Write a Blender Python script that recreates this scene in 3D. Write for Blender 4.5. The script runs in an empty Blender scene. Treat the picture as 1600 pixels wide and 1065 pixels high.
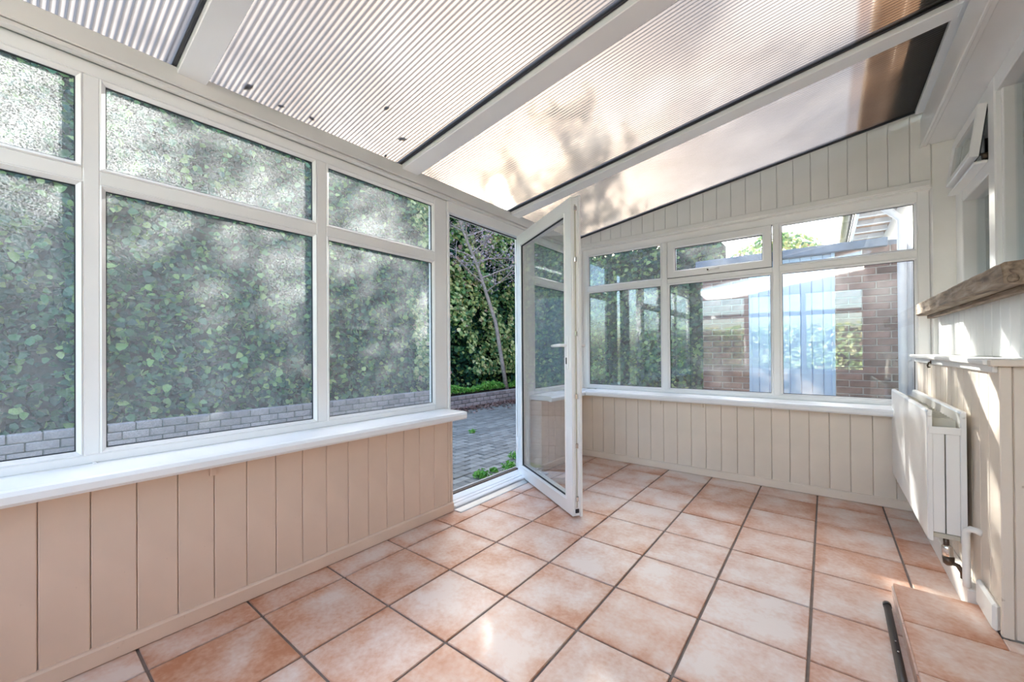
import bpy, bmesh, math, random
import numpy as np
from mathutils import Vector, Matrix

random.seed(7)
rng = np.random.default_rng(11)
scene = bpy.context.scene
COL = scene.collection

# ------------------------------------------------------------------ camera
F_PX, CX, CY = 627.2088, 800.0, 545.0
YAW, PITCH, ROLL, CAM_Z = math.radians(38.00155), math.radians(0.267635), math.radians(-0.3974), 1.01341
fw = Vector((-math.sin(YAW) * math.cos(PITCH), math.cos(YAW) * math.cos(PITCH), math.sin(PITCH)))
rt = Vector((math.cos(YAW), math.sin(YAW), 0))
up = rt.cross(fw)
rt, up = (math.cos(ROLL) * rt + math.sin(ROLL) * up), (-math.sin(ROLL) * rt + math.cos(ROLL) * up)
cam_d = bpy.data.cameras.new('camera')
cam_d.sensor_fit = 'HORIZONTAL'
cam_d.sensor_width = 36.0
cam_d.lens = 36.0 * F_PX / 1600.0
cam_d.shift_x = 0.0
cam_d.shift_y = (CY - 532.5) / 1600.0
cam_d.clip_start = 0.02
cam_d.clip_end = 200
cam = bpy.data.objects.new('camera', cam_d)
COL.objects.link(cam)
cam.matrix_world = Matrix(((rt.x, up.x, -fw.x, 0), (rt.y, up.y, -fw.y, 0), (rt.z, up.z, -fw.z, CAM_Z), (0, 0, 0, 1)))
scene.camera = cam


def on_z(u, v, z):
    d = fw + rt * ((u - CX) / F_PX) - up * ((v - CY) / F_PX)
    return Vector((0, 0, CAM_Z)) + d * ((z - CAM_Z) / d.z)


# ------------------------------------------------------------------ world, sun, exposure
SUN_AZ, SUN_EL = math.radians(38.0), math.radians(27.0)
sun_dir = Vector((-math.sin(SUN_AZ) * math.cos(SUN_EL), math.cos(SUN_AZ) * math.cos(SUN_EL), math.sin(SUN_EL)))
world = bpy.data.worlds.new('world')
scene.world = world
world.use_nodes = True
wn = world.node_tree
wn.nodes.clear()
w_out = wn.nodes.new('ShaderNodeOutputWorld')
w_bg = wn.nodes.new('ShaderNodeBackground')
w_sky = wn.nodes.new('ShaderNodeTexSky')
w_sky.sky_type = 'NISHITA'
w_sky.sun_disc = False
w_sky.sun_elevation = SUN_EL
w_sky.sun_rotation = -SUN_AZ
w_sky.air_density = 1.0
w_sky.dust_density = 2.5
w_sky.ozone_density = 1.0
w_bg.inputs['Strength'].default_value = 0.31
wn.links.new(w_sky.outputs[0], w_bg.inputs['Color'])
wn.links.new(w_bg.outputs[0], w_out.inputs['Surface'])

sun_l = bpy.data.lights.new('sun', 'SUN')
sun_l.energy = 9.0
sun_l.angle = math.radians(0.6)
sun_l.color = (1.0, 0.95, 0.88)
sun_o = bpy.data.objects.new('sun', sun_l)
COL.objects.link(sun_o)
sun_o.rotation_euler = (-sun_dir).to_track_quat('-Z', 'Y').to_euler()

scene.view_settings.view_transform = 'Standard'
scene.view_settings.look = 'None'
scene.view_settings.gamma = 1.0
scene.view_settings.use_curve_mapping = False
scene.view_settings.exposure = 2.05
scene.cycles.use_denoising = True
scene.cycles.sample_clamp_indirect = 6.0
scene.cycles.caustics_reflective = False
scene.cycles.caustics_refractive = False
scene.cycles.max_bounces = 14
scene.cycles.diffuse_bounces = 6
scene.cycles.transparent_max_bounces = 24


# ------------------------------------------------------------------ materials
def new_mat(name):
    m = bpy.data.materials.new(name)
    m.use_nodes = True
    nt = m.node_tree
    nt.nodes.clear()
    out = nt.nodes.new('ShaderNodeOutputMaterial')
    return m, nt, out


def N(nt, typ, **kw):
    n = nt.nodes.new(typ)
    for k, v in kw.items():
        if isinstance(k, str) and k.startswith('i_'):
            n.inputs[k[2:].replace('_', ' ')].default_value = v
        else:
            setattr(n, k, v)
    return n


def ramp(nt, stops, fac):
    r = nt.nodes.new('ShaderNodeValToRGB')
    e = r.color_ramp.elements
    while len(e) > 1:
        e.remove(e[-1])
    e[0].position, e[0].color = stops[0][0], (*stops[0][1], 1)
    for p, c in stops[1:]:
        k = e.new(p)
        k.color = (*c, 1)
    nt.links.new(fac, r.inputs['Fac'])
    return r


def paint(name, col, rough=0.45, var=0.06, scale=6.0, bump=0.05, metal=0.0, spec=0.5, dirt=None, rand=0.0):
    """painted / plain surface: base colour with soft noise variation, optional grime specks"""
    m, nt, out = new_mat(name)
    b = N(nt, 'ShaderNodeBsdfPrincipled')
    b.inputs['Roughness'].default_value = rough
    b.inputs['Metallic'].default_value = metal
    b.inputs['Specular IOR Level'].default_value = spec
    tc = N(nt, 'ShaderNodeTexCoord')
    no = N(nt, 'ShaderNodeTexNoise')
    no.inputs['Scale'].default_value = scale
    no.inputs['Detail'].default_value = 6
    nt.links.new(tc.outputs['Object'], no.inputs['Vector'])
    lo = tuple(max(0, c * (1 - var)) for c in col)
    hi = tuple(min(1, c * (1 + var)) for c in col)
    r = ramp(nt, [(0.3, lo), (0.7, hi)], no.outputs['Fac'])
    colout = r.outputs['Color']
    if rand:
        oi = N(nt, 'ShaderNodeObjectInfo')
        mr = N(nt, 'ShaderNodeMapRange')
        mr.inputs['To Min'].default_value = 1 - rand
        mr.inputs['To Max'].default_value = 1 + rand
        nt.links.new(oi.outputs['Random'], mr.inputs['Value'])
        hs = N(nt, 'ShaderNodeHueSaturation')
        nt.links.new(mr.outputs[0], hs.inputs['Value'])
        nt.links.new(colout, hs.inputs['Color'])
        colout = hs.outputs['Color']
    if dirt:
        n2 = N(nt, 'ShaderNodeTexNoise')
        n2.inputs['Scale'].default_value = dirt[0]
        n2.inputs['Detail'].default_value = 8
        nt.links.new(tc.outputs['Object'], n2.inputs['Vector'])
        r2 = ramp(nt, [(dirt[1], (0, 0, 0)), (dirt[1] + 0.08, (1, 1, 1))], n2.outputs['Fac'])
        mx = N(nt, 'ShaderNodeMix', data_type='RGBA')
        nt.links.new(r2.outputs['Color'], mx.inputs['Factor'])
        nt.links.new(colout, mx.inputs[6])
        mx.inputs[7].default_value = (*dirt[2], 1)
        colout = mx.outputs[2]
    nt.links.new(colout, b.inputs['Base Color'])
    if bump:
        n3 = N(nt, 'ShaderNodeTexNoise')
        n3.inputs['Scale'].default_value = scale * 12
        nt.links.new(tc.outputs['Object'], n3.inputs['Vector'])
        bp = N(nt, 'ShaderNodeBump')
        bp.inputs['Strength'].default_value = bump
        bp.inputs['Distance'].default_value = 0.004
        nt.links.new(n3.outputs['Fac'], bp.inputs['Height'])
        nt.links.new(bp.outputs[0], b.inputs['Normal'])
    nt.links.new(b.outputs[0], out.inputs['Surface'])
    return m


def tile_mat(name):
    m, nt, out = new_mat(name)
    b = N(nt, 'ShaderNodeBsdfPrincipled')
    tc = N(nt, 'ShaderNodeTexCoord')
    oi = N(nt, 'ShaderNodeObjectInfo')
    # every tile samples its own place in the noise
    ad = N(nt, 'ShaderNodeVectorMath', operation='ADD')
    sc = N(nt, 'ShaderNodeVectorMath', operation='SCALE')
    cmb = N(nt, 'ShaderNodeCombineXYZ')
    for k in range(3):
        nt.links.new(oi.outputs['Random'], cmb.inputs[k])
    sc.inputs['Scale'].default_value = 37.0
    nt.links.new(cmb.outputs[0], sc.inputs[0])
    nt.links.new(tc.outputs['Object'], ad.inputs[0])
    nt.links.new(sc.outputs[0], ad.inputs[1])
    big = N(nt, 'ShaderNodeTexNoise')
    big.inputs['Scale'].default_value = 6.0
    big.inputs['Detail'].default_value = 5
    nt.links.new(ad.outputs[0], big.inputs['Vector'])
    fine = N(nt, 'ShaderNodeTexNoise')
    fine.inputs['Scale'].default_value = 60.0
    fine.inputs['Detail'].default_value = 6
    nt.links.new(ad.outputs[0], fine.inputs['Vector'])
    s1 = N(nt, 'ShaderNodeMath', operation='MULTIPLY_ADD')
    nt.links.new(fine.outputs['Fac'], s1.inputs[0])
    s1.inputs[1].default_value = 0.40
    nt.links.new(big.outputs['Fac'], s1.inputs[2])
    # paler worn middle, warmer fired edges
    sx = N(nt, 'ShaderNodeSeparateXYZ')
    nt.links.new(tc.outputs['Generated'], sx.inputs[0])
    ab = []
    for k in range(2):
        q1 = N(nt, 'ShaderNodeMath', operation='SUBTRACT')
        nt.links.new(sx.outputs[k], q1.inputs[0])
        q1.inputs[1].default_value = 0.5
        q2 = N(nt, 'ShaderNodeMath', operation='ABSOLUTE')
        nt.links.new(q1.outputs[0], q2.inputs[0])
        ab.append(q2)
    mxm = N(nt, 'ShaderNodeMath', operation='MAXIMUM')
    nt.links.new(ab[0].outputs[0], mxm.inputs[0])
    nt.links.new(ab[1].outputs[0], mxm.inputs[1])
    wear = N(nt, 'ShaderNodeMapRange', interpolation_type='SMOOTHSTEP')
    wear.inputs['From Min'].default_value, wear.inputs['From Max'].default_value = 0.28, 0.5
    wear.inputs['To Min'].default_value, wear.inputs['To Max'].default_value = 0.05, -0.07
    nt.links.new(mxm.outputs[0], wear.inputs['Value'])
    s15 = N(nt, 'ShaderNodeMath', operation='ADD')
    nt.links.new(s1.outputs[0], s15.inputs[0])
    nt.links.new(wear.outputs[0], s15.inputs[1])
    s2 = N(nt, 'ShaderNodeMath', operation='MULTIPLY_ADD')
    nt.links.new(oi.outputs['Random'], s2.inputs[0])
    s2.inputs[1].default_value = 0.20
    nt.links.new(s15.outputs[0], s2.inputs[2])
    r = ramp(nt, [(0.50, (0.50, 0.22, 0.12)), (0.66, (0.61, 0.345, 0.235)), (0.82, (0.69, 0.50, 0.41)), (1.0, (0.76, 0.65, 0.59))], s2.outputs[0])
    nt.links.new(r.outputs['Color'], b.inputs['Base Color'])
    rr = N(nt, 'ShaderNodeMapRange')
    rr.inputs['To Min'].default_value = 0.30
    rr.inputs['To Max'].default_value = 0.48
    nt.links.new(fine.outputs['Fac'], rr.inputs['Value'])
    nt.links.new(rr.outputs[0], b.inputs['Roughness'])
    bp = N(nt, 'ShaderNodeBump')
    bp.inputs['Strength'].default_value = 0.12
    bp.inputs['Distance'].default_value = 0.004
    nt.links.new(s1.outputs[0], bp.inputs['Height'])
    nt.links.new(bp.outputs[0], b.inputs['Normal'])
    nt.links.new(b.outputs[0], out.inputs['Surface'])
    return m


def glass_mat(name, dirt_lo, dirt_hi, refl=0.05, tint=(0.95, 0.97, 0.97)):
    """thin clear pane: transparent + mirror by facing angle, with a dusty scattering film in patches"""
    m, nt, out = new_mat(name)
    tr = N(nt, 'ShaderNodeBsdfTransparent')
    tr.inputs['Color'].default_value = (*tint, 1)
    gl = N(nt, 'ShaderNodeBsdfGlossy')
    gl.inputs['Roughness'].default_value = 0.015
    gl.inputs['Color'].default_value = (0.92, 0.97, 1.0, 1)
    lw = N(nt, 'ShaderNodeLayerWeight')
    lw.inputs['Blend'].default_value = 0.5
    pw = N(nt, 'ShaderNodeMath', operation='POWER')
    nt.links.new(lw.outputs['Facing'], pw.inputs[0])
    pw.inputs[1].default_value = 4.0
    ma = N(nt, 'ShaderNodeMath', operation='MULTIPLY_ADD')
    nt.links.new(pw.outputs[0], ma.inputs[0])
    ma.inputs[1].default_value = 0.6
    ma.inputs[2].default_value = refl
    m1 = N(nt, 'ShaderNodeMixShader')
    nt.links.new(ma.outputs[0], m1.inputs[0])
    nt.links.new(tr.outputs[0], m1.inputs[1])
    nt.links.new(gl.outputs[0], m1.inputs[2])
    # dust film
    df = N(nt, 'ShaderNodeBsdfDiffuse')
    tl = N(nt, 'ShaderNodeBsdfTranslucent')
    for d in (df, tl):
        d.inputs['Color'].default_value = (0.86, 0.90, 0.92, 1)
    md = N(nt, 'ShaderNodeMixShader')
    md.inputs[0].default_value = 0.97
    nt.links.new(df.outputs[0], md.inputs[1])
    nt.links.new(tl.outputs[0], md.inputs[2])
    geo = N(nt, 'ShaderNodeNewGeometry')
    n1 = N(nt, 'ShaderNodeTexNoise')
    n1.inputs['Scale'].default_value = 3.0
    n1.inputs['Detail'].default_value = 4
    n2 = N(nt, 'ShaderNodeTexNoise')
    n2.inputs['Scale'].default_value = 240.0
    n2.inputs['Detail'].default_value = 3
    for n in (n1, n2):
        nt.links.new(geo.outputs['Position'], n.inputs['Vector'])
    mul = N(nt, 'ShaderNodeMath', operation='MULTIPLY')
    r1 = N(nt, 'ShaderNodeMapRange')
    r1.inputs['From Min'].default_value, r1.inputs['From Max'].default_value = 0.3, 0.7
    r1.inputs['To Min'].default_value, r1.inputs['To Max'].default_value = 0.55, 1.0
    nt.links.new(n1.outputs['Fac'], r1.inputs['Value'])
    r2 = N(nt, 'ShaderNodeMapRange')
    r2.inputs['From Min'].default_value, r2.inputs['From Max'].default_value = 0.40, 0.78
    r2.inputs['To Min'].default_value, r2.inputs['To Max'].default_value = dirt_lo, dirt_hi
    nt.links.new(n2.outputs['Fac'], r2.inputs['Value'])
    nt.links.new(r1.outputs[0], mul.inputs[0])
    nt.links.new(r2.outputs[0], mul.inputs[1])
    m2 = N(nt, 'ShaderNodeMixShader')
    nt.links.new(mul.outputs[0], m2.inputs[0])
    nt.links.new(m1.outputs[0], m2.inputs[1])
    nt.links.new(md.outputs[0], m2.inputs[2])
    nt.links.new(m2.outputs[0], out.inputs['Surface'])
    return m


def roof_sheet_mat(name, gain, refr, diff):
    """weathered polycarbonate: scatters daylight through, with a soft forward glare"""
    m, nt, out = new_mat(name)
    geo = N(nt, 'ShaderNodeNewGeometry')
    no = N(nt, 'ShaderNodeTexNoise')
    no.inputs['Scale'].default_value = 2.2
    no.inputs['Detail'].default_value = 7
    nt.links.new(geo.outputs['Position'], no.inputs['Vector'])
    cs = [(0.60, 0.52, 0.45), (0.80, 0.74, 0.68), (0.90, 0.86, 0.82)]
    cs = [tuple(gain * c for c in q) for q in cs]
    r = ramp(nt, [(0.28, cs[0]), (0.5, cs[1]), (0.75, cs[2])], no.outputs['Fac'])
    # brown tint by the house, painted in for timber seen through the sheet
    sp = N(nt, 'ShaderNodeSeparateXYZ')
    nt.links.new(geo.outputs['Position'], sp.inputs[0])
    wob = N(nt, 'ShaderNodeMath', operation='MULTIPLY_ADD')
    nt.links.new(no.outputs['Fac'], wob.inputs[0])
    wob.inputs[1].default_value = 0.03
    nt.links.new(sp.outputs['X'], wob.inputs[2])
    brown_f = N(nt, 'ShaderNodeMapRange')
    brown_f.inputs['From Min'].default_value, brown_f.inputs['From Max'].default_value = 0.125, 0.145
    nt.links.new(wob.outputs[0], brown_f.inputs['Value'])
    brown_mix = N(nt, 'ShaderNodeMix', data_type='RGBA', blend_type='MULTIPLY')
    nt.links.new(brown_f.outputs[0], brown_mix.inputs['Factor'])
    nt.links.new(r.outputs['Color'], brown_mix.inputs[6])
    brown_mix.inputs[7].default_value = (0.62, 0.40, 0.26, 1)
    tl = N(nt, 'ShaderNodeBsdfTranslucent')
    nt.links.new(brown_mix.outputs[2], tl.inputs['Color'])
    rf = N(nt, 'ShaderNodeBsdfRefraction')
    rf.inputs['Roughness'].default_value = 0.22
    rf.inputs['IOR'].default_value = 1.12
    rf.inputs['Color'].default_value = (0.95 * gain, 0.87 * gain, 0.78 * gain, 1)
    df = N(nt, 'ShaderNodeBsdfDiffuse')
    df.inputs['Color'].default_value = (0.75, 0.74, 0.72, 1)
    gl = N(nt, 'ShaderNodeBsdfGlossy')
    gl.inputs['Roughness'].default_value = 0.2
    prev = tl
    for sh, f in ((rf, refr), (df, diff), (gl, 0.04)):
        mx = N(nt, 'ShaderNodeMixShader')
        mx.inputs[0].default_value = f
        nt.links.new(prev.outputs[0], mx.inputs[1])
        nt.links.new(sh.outputs[0], mx.inputs[2])
        prev = mx
    nt.links.new(prev.outputs[0], out.inputs['Surface'])
    return m


def leaf_mat(name, stops, transl=0.35):
    m, nt, out = new_mat(name)
    geo = N(nt, 'ShaderNodeNewGeometry')
    r = ramp(nt, stops, geo.outputs['Random Per Island'])
    b = N(nt, 'ShaderNodeBsdfPrincipled')
    b.inputs['Roughness'].default_value = 0.38
    tl = N(nt, 'ShaderNodeBsdfTranslucent')
    nt.links.new(r.outputs['Color'], b.inputs['Base Color'])
    nt.links.new(r.outputs['Color'], tl.inputs['Color'])
    mx = N(nt, 'ShaderNodeMixShader')
    mx.inputs[0].default_value = transl
    nt.links.new(b.outputs[0], mx.inputs[1])
    nt.links.new(tl.outputs[0], mx.inputs[2])
    nt.links.new(mx.outputs[0], out.inputs['Surface'])
    return m


def wood_mat(name):
    m, nt, out = new_mat(name)
    b = N(nt, 'ShaderNodeBsdfPrincipled')
    b.inputs['Roughness'].default_value = 0.75
    tc = N(nt, 'ShaderNodeTexCoord')
    mp = N(nt, 'ShaderNodeMapping')
    mp.inputs['Scale'].default_value = (14, 1.6, 14)
    nt.links.new(tc.outputs['Object'], mp.inputs['Vector'])
    no = N(nt, 'ShaderNodeTexNoise')
    no.inputs['Scale'].default_value = 3.5
    no.inputs['Detail'].default_value = 9
    no.inputs['Distortion'].default_value = 0.6
    nt.links.new(mp.outputs[0], no.inputs['Vector'])
    r = ramp(nt, [(0.3, (0.10, 0.07, 0.05)), (0.5, (0.25, 0.185, 0.13)), (0.72, (0.37, 0.30, 0.23))], no.outputs['Fac'])
    nt.links.new(r.outputs['Color'], b.inputs['Base Color'])
    bp = N(nt, 'ShaderNodeBump')
    bp.inputs['Strength'].default_value = 0.5
    bp.inputs['Distance'].default_value = 0.006
    nt.links.new(no.outputs['Fac'], bp.inputs['Height'])
    nt.links.new(bp.outputs[0], b.inputs['Normal'])
    nt.links.new(b.outputs[0], out.inputs['Surface'])
    return m


M = {
    'upvc': paint('white_plastic', (0.89, 0.89, 0.885), 0.28, 0.02, 4, 0.0),
    'sill': paint('sill_white', (0.88, 0.90, 0.92), 0.22, 0.02, 4, 0.0),
    'gasket': paint('black_rubber', (0.02, 0.025, 0.03), 0.6, 0.1, 20, 0.0),
    'peach': paint('peach_paint', (0.75, 0.585, 0.465), 0.5, 0.04, 5, 0.06, dirt=(26, 0.70, (0.5, 0.36, 0.26))),
    'beige': paint('beige_paint', (0.78, 0.69, 0.59), 0.5, 0.04, 5, 0.06, dirt=(26, 0.72, (0.46, 0.36, 0.27))),
    'cream': paint('cream_paint', (0.87, 0.855, 0.82), 0.5, 0.03, 5, 0.05),
    'beam_paint': paint('greige_paint', (0.76, 0.745, 0.715), 0.45, 0.03, 5, 0.04, dirt=(30, 0.74, (0.30, 0.26, 0.22))),
    'whiteboard': paint('white_boards', (0.86, 0.87, 0.86), 0.5, 0.03, 5, 0.06),
    'tile': tile_mat('terracotta_tile'),
    'grout': paint('grout', (0.22, 0.18, 0.16), 0.85, 0.15, 30, 0.2),
    'glass': glass_mat('dusty_glass', 0.018, 0.30, 0.05),
    'glass_far': glass_mat('rain_washed_glass', 0.015, 0.10, 0.085),
    'glass_clean': glass_mat('clear_glass', 0.01, 0.06, 0.07),
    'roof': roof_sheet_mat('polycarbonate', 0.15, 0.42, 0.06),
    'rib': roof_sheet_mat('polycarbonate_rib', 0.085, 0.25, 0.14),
    'seal': paint('dark_seal', (0.03, 0.03, 0.035), 0.5, 0.1, 20, 0.0),
    'alu': paint('aluminium', (0.62, 0.63, 0.65), 0.35, 0.04, 20, 0.02, metal=0.85),
    'chrome': paint('chrome', (0.75, 0.74, 0.72), 0.15, 0.03, 20, 0.0, metal=1.0),
    'bronze': paint('dark_brass', (0.10, 0.07, 0.05), 0.35, 0.2, 30, 0.05, metal=0.6),
    'rad': paint('radiator_enamel', (0.83, 0.83, 0.82), 0.25, 0.02, 4, 0.0),
    'rad_in': paint('radiator_inside', (0.55, 0.53, 0.45), 0.5, 0.08, 20, 0.0),
    'black': paint('black_metal', (0.012, 0.013, 0.016), 0.32, 0.1, 30, 0.03),
    'wood': wood_mat('rough_timber'),
    'brick': paint('red_brick', (0.23, 0.135, 0.11), 0.85, 0.35, 18, 0.5, rand=0.35),
    'mortar': paint('mortar', (0.50, 0.46, 0.42), 0.9, 0.12, 30, 0.3),
    'paver': paint('grey_paver', (0.25, 0.245, 0.22), 0.8, 0.25, 14, 0.4, rand=0.25),
    'joint': paint('sandy_joint', (0.06, 0.075, 0.055), 0.95, 0.3, 30, 0.3),
    'kerb': paint('grey_wall_block', (0.33, 0.29, 0.28), 0.85, 0.22, 16, 0.4, rand=0.22),
    'blue': paint('pale_blue_paint', (0.50, 0.72, 0.95), 0.5, 0.06, 5, 0.05),
    'felt': paint('blue_grey_felt', (0.16, 0.21, 0.28), 0.7, 0.15, 12, 0.1),
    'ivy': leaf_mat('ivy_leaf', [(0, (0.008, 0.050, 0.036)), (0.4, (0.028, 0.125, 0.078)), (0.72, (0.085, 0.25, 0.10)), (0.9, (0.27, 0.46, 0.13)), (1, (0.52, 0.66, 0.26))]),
    'ivy_warm': leaf_mat('sunlit_leaf', [(0, (0.05, 0.17, 0.07)), (0.4, (0.25, 0.42, 0.15)), (0.75, (0.62, 0.68, 0.28)), (0.93, (0.80, 0.82, 0.45)), (1, (0.52, 0.30, 0.28))]),  # bright yellow-green stands in for sunlight on and through the leaves
    'lilac': leaf_mat('dry_lilac_leaf', [(0, (0.34, 0.28, 0.33)), (0.6, (0.55, 0.48, 0.55)), (1, (0.62, 0.45, 0.36))]),
    'green': leaf_mat('fresh_green', [(0, (0.08, 0.30, 0.04)), (0.6, (0.18, 0.50, 0.07)), (1, (0.38, 0.62, 0.15))]),
    'litter': leaf_mat('fallen_leaf', [(0, (0.12, 0.06, 0.05)), (0.6, (0.26, 0.15, 0.12)), (1, (0.40, 0.28, 0.24))], 0.1),
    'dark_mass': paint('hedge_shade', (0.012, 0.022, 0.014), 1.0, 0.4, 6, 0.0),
    'soil': paint('soil', (0.07, 0.05, 0.035), 1.0, 0.4, 20, 0.3),
    'bark': paint('grey_bark', (0.36, 0.31, 0.28), 0.9, 0.3, 25, 0.5),
    'brown_soffit': paint('brown_soffit', (0.42, 0.24, 0.13), 0.6, 0.2, 8, 0.05),
    'white_ext': paint('white_fascia', (0.70, 0.71, 0.72), 0.45, 0.05, 6, 0.03),
    'house_room': paint('house_room_plaster', (0.30, 0.30, 0.28), 0.8, 0.05, 4, 0.0),
    'lawn': paint('far_ground', (0.10, 0.13, 0.07), 0.95, 0.3, 3, 0.2),
}


# ------------------------------------------------------------------ builders
def pw(o):
    """world position of an unrotated chain of parents"""
    p = Vector((0, 0, 0))
    while o is not None:
        p = p + Vector(o.location)
        o = o.parent
    return p


def empty(name, loc=(0, 0, 0), parent=None):
    o = bpy.data.objects.new(name, None)
    o.empty_display_size = 0.1
    COL.objects.link(o)
    o.parent = parent
    o.location = Vector(loc) - (pw(parent) if parent else Vector((0, 0, 0)))
    return o


def tag(o, label, cat, group=None):
    o['label'] = label
    o['category'] = cat
    if group:
        o['group'] = group
    return o


def struct(o, label=None):
    o['kind'] = 'structure'
    if label:
        o['label'] = label
    return o


def stuff(o):
    o['kind'] = 'stuff'
    return o


def obj_from(name, verts, faces, mat, parent=None, smooth=False, recalc=True):
    v = np.asarray(verts, dtype=float)
    c = (v.min(0) + v.max(0)) / 2
    me = bpy.data.meshes.new(name)
    me.from_pydata([tuple(p) for p in (v - c)], [], faces)
    if recalc:
        bm = bmesh.new()
        bm.from_mesh(me)
        bmesh.ops.recalc_face_normals(bm, faces=bm.faces)
        bm.to_mesh(me)
        bm.free()
    me.materials.append(mat)
    if smooth:
        me.polygons.foreach_set('use_smooth', [True] * len(me.polygons))
    o = bpy.data.objects.new(name, me)
    COL.objects.link(o)
    o.parent = parent
    o.location = Vector(c) - (pw(parent) if parent else Vector((0, 0, 0)))
    return o


BOXES = {}


def box(name, x0, x1, y0, y1, z0, z1, mat, parent=None, bevel=0.002, seg=1, rot=0.0):
    x0, x1 = min(x0, x1), max(x0, x1)
    y0, y1 = min(y0, y1), max(y0, y1)
    z0, z1 = min(z0, z1), max(z0, z1)
    d = (round(x1 - x0, 4), round(y1 - y0, 4), round(z1 - z0, 4))
    key = (d, bevel, seg, mat.name)
    me = BOXES.get(key)
    if me is None:
        bm = bmesh.new()
        bmesh.ops.create_cube(bm, size=1.0)
        for v in bm.verts:
            v.co.x *= d[0]
            v.co.y *= d[1]
            v.co.z *= d[2]
        b = min(bevel, 0.45 * min(d))
        if b > 0:
            bmesh.ops.bevel(bm, geom=bm.edges[:], offset=b, segments=seg, affect='EDGES', profile=0.5)
        me = bpy.data.meshes.new(name)
        bm.to_mesh(me)
        bm.free()
        me.materials.append(mat)
        BOXES[key] = me
    o = bpy.data.objects.new(name, me)
    COL.objects.link(o)
    o.parent = parent
    o.location = Vector(((x0 + x1) / 2, (y0 + y1) / 2, (z0 + z1) / 2)) - (pw(parent) if parent else Vector((0, 0, 0)))
    o.rotation_euler.z = rot
    return o


def tube_geo(pts, radii, seg=8, cap=True):
    pts = [Vector(p) for p in pts]
    V, Fc = [], []
    n = len(pts)
    a = None
    for i, p in enumerate(pts):
        t = (pts[min(i + 1, n - 1)] - pts[max(i - 1, 0)]).normalized()
        if a is None:
            ref = Vector((0, 0, 1)) if abs(t.z) < 0.9 else Vector((1, 0, 0))
            a = t.cross(ref).normalized()
        else:
            a = (a - t * a.dot(t)).normalized()
        b = t.cross(a).normalized()
        for k in range(seg):
            w = 2 * math.pi * k / seg
            V.append(tuple(p + (a * math.cos(w) + b * math.sin(w)) * radii[i]))
    for i in range(n - 1):
        for k in range(seg):
            k2 = (k + 1) % seg
            Fc.append((i * seg + k, i * seg + k2, (i + 1) * seg + k2, (i + 1) * seg + k))
    if cap:
        Fc.append(tuple(range(seg)))
        Fc.append(tuple((n - 1) * seg + k for k in range(seg)))
    return V, Fc


def tube(name, pts, r, mat, parent=None, seg=10):
    radii = r if isinstance(r, (list, tuple)) else [r] * len(pts)
    V, Fc = tube_geo(pts, radii, seg)
    return obj_from(name, V, Fc, mat, parent, smooth=True)


class Wall:
    """maps (s along the wall, n towards the room, z up) to the world"""
    def __init__(self, kind, at):
        self.kind, self.at = kind, at

    def p(self, s, n, z):
        if self.kind == 'left':
            return (self.at + n, s, z)
        if self.kind == 'far':
            return (s, self.at - n, z)
        if self.kind == 'right':
            return (self.at - n, s, z)
        return (s, self.at + n, z)       # back

    def box(self, name, s0, s1, n0, n1, z0, z1, mat, parent, bevel=0.002, seg=1):
        a, b = self.p(s0, n0, z0), self.p(s1, n1, z1)
        return box(name, a[0], b[0], a[1], b[1], a[2], b[2], mat, parent, bevel, seg)

    def ring(self, name, s0, s1, z0, z1, prof, mat, parent):
        """mitred rectangular ring; prof = list of (inset, n), closed loop"""
        V, Fc = [], []
        for ins, n in prof:
            for s, z in ((s0 + ins, z0 + ins), (s1 - ins, z0 + ins), (s1 - ins, z1 - ins), (s0 + ins, z1 - ins)):
                V.append(self.p(s, n, z))
        m = len(prof)
        for i in range(m):
            j = (i + 1) % m
            for k in range(4):
                k2 = (k + 1) % 4
                Fc.append((i * 4 + k, i * 4 + k2, j * 4 + k2, j * 4 + k))
        return obj_from(name, V, Fc, mat, parent)


def glazed_unit(W, win, s0, s1, z0, z1, glass, bead_mat, n_back=-0.02):
    """bead + rubber gasket + pane filling a daylight opening; s0..z1 is the visible glass"""
    W.ring('glazing_bead', s0 - 0.016, s1 + 0.016, z0 - 0.016, z1 + 0.016,
           [(0, 0.012), (0.004, 0.016), (0.016, 0.004), (0.016, -0.008), (0, -0.008)], bead_mat, win)
    W.ring('gasket', s0 - 0.004, s1 + 0.004, z0 - 0.004, z1 + 0.004,
           [(0, -0.001), (0.007, -0.001), (0.007, -0.008), (0, -0.008)], M['gasket'], win)
    W.box('pane', s0 - 0.006, s1 + 0.006, -0.012, -0.006, z0 - 0.006, z1 + 0.006, glass, win, 0)


# ================================================================== FLOOR
floor = box('floor', -2.05, 0.95, -1.05, 3.62, -0.12, -0.006, M['grout'], None, 0)
struct(floor, 'grouted floor slab under the terracotta tiles')
T = 1 / 3.0
GX, GY = -1.0528, 2.6267
X_L, X_R, Y_F, Y_B = -1.90, 0.50, 3.53, -1.0
cols = [GX + i * T for i in range(-4, 7)]
rows = [GY + j * T for j in range(-12, 5)]
G = 0.0045
for i in range(len(cols) - 1):
    for j in range(len(rows) - 1):
        a0, a1 = max(cols[i], X_L), min(cols[i + 1], 0.92)
        b0, b1 = max(rows[j], Y_B), min(rows[j + 1], Y_F)
        if a1 - a0 < 0.03 or b1 - b0 < 0.03:
            continue
        dz = random.uniform(-0.0006, 0.0006)
        box('tile', a0 + G, a1 - G, b0 + G, b1 - G, -0.012 + dz, 0 + dz, M['tile'], floor, 0.0022)

# ================================================================== CEILING / ROOF
RZ0, RM = 2.135, 0.157


def roof_z(x):
    return RZ0 + RM * (x + 1.92)


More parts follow.
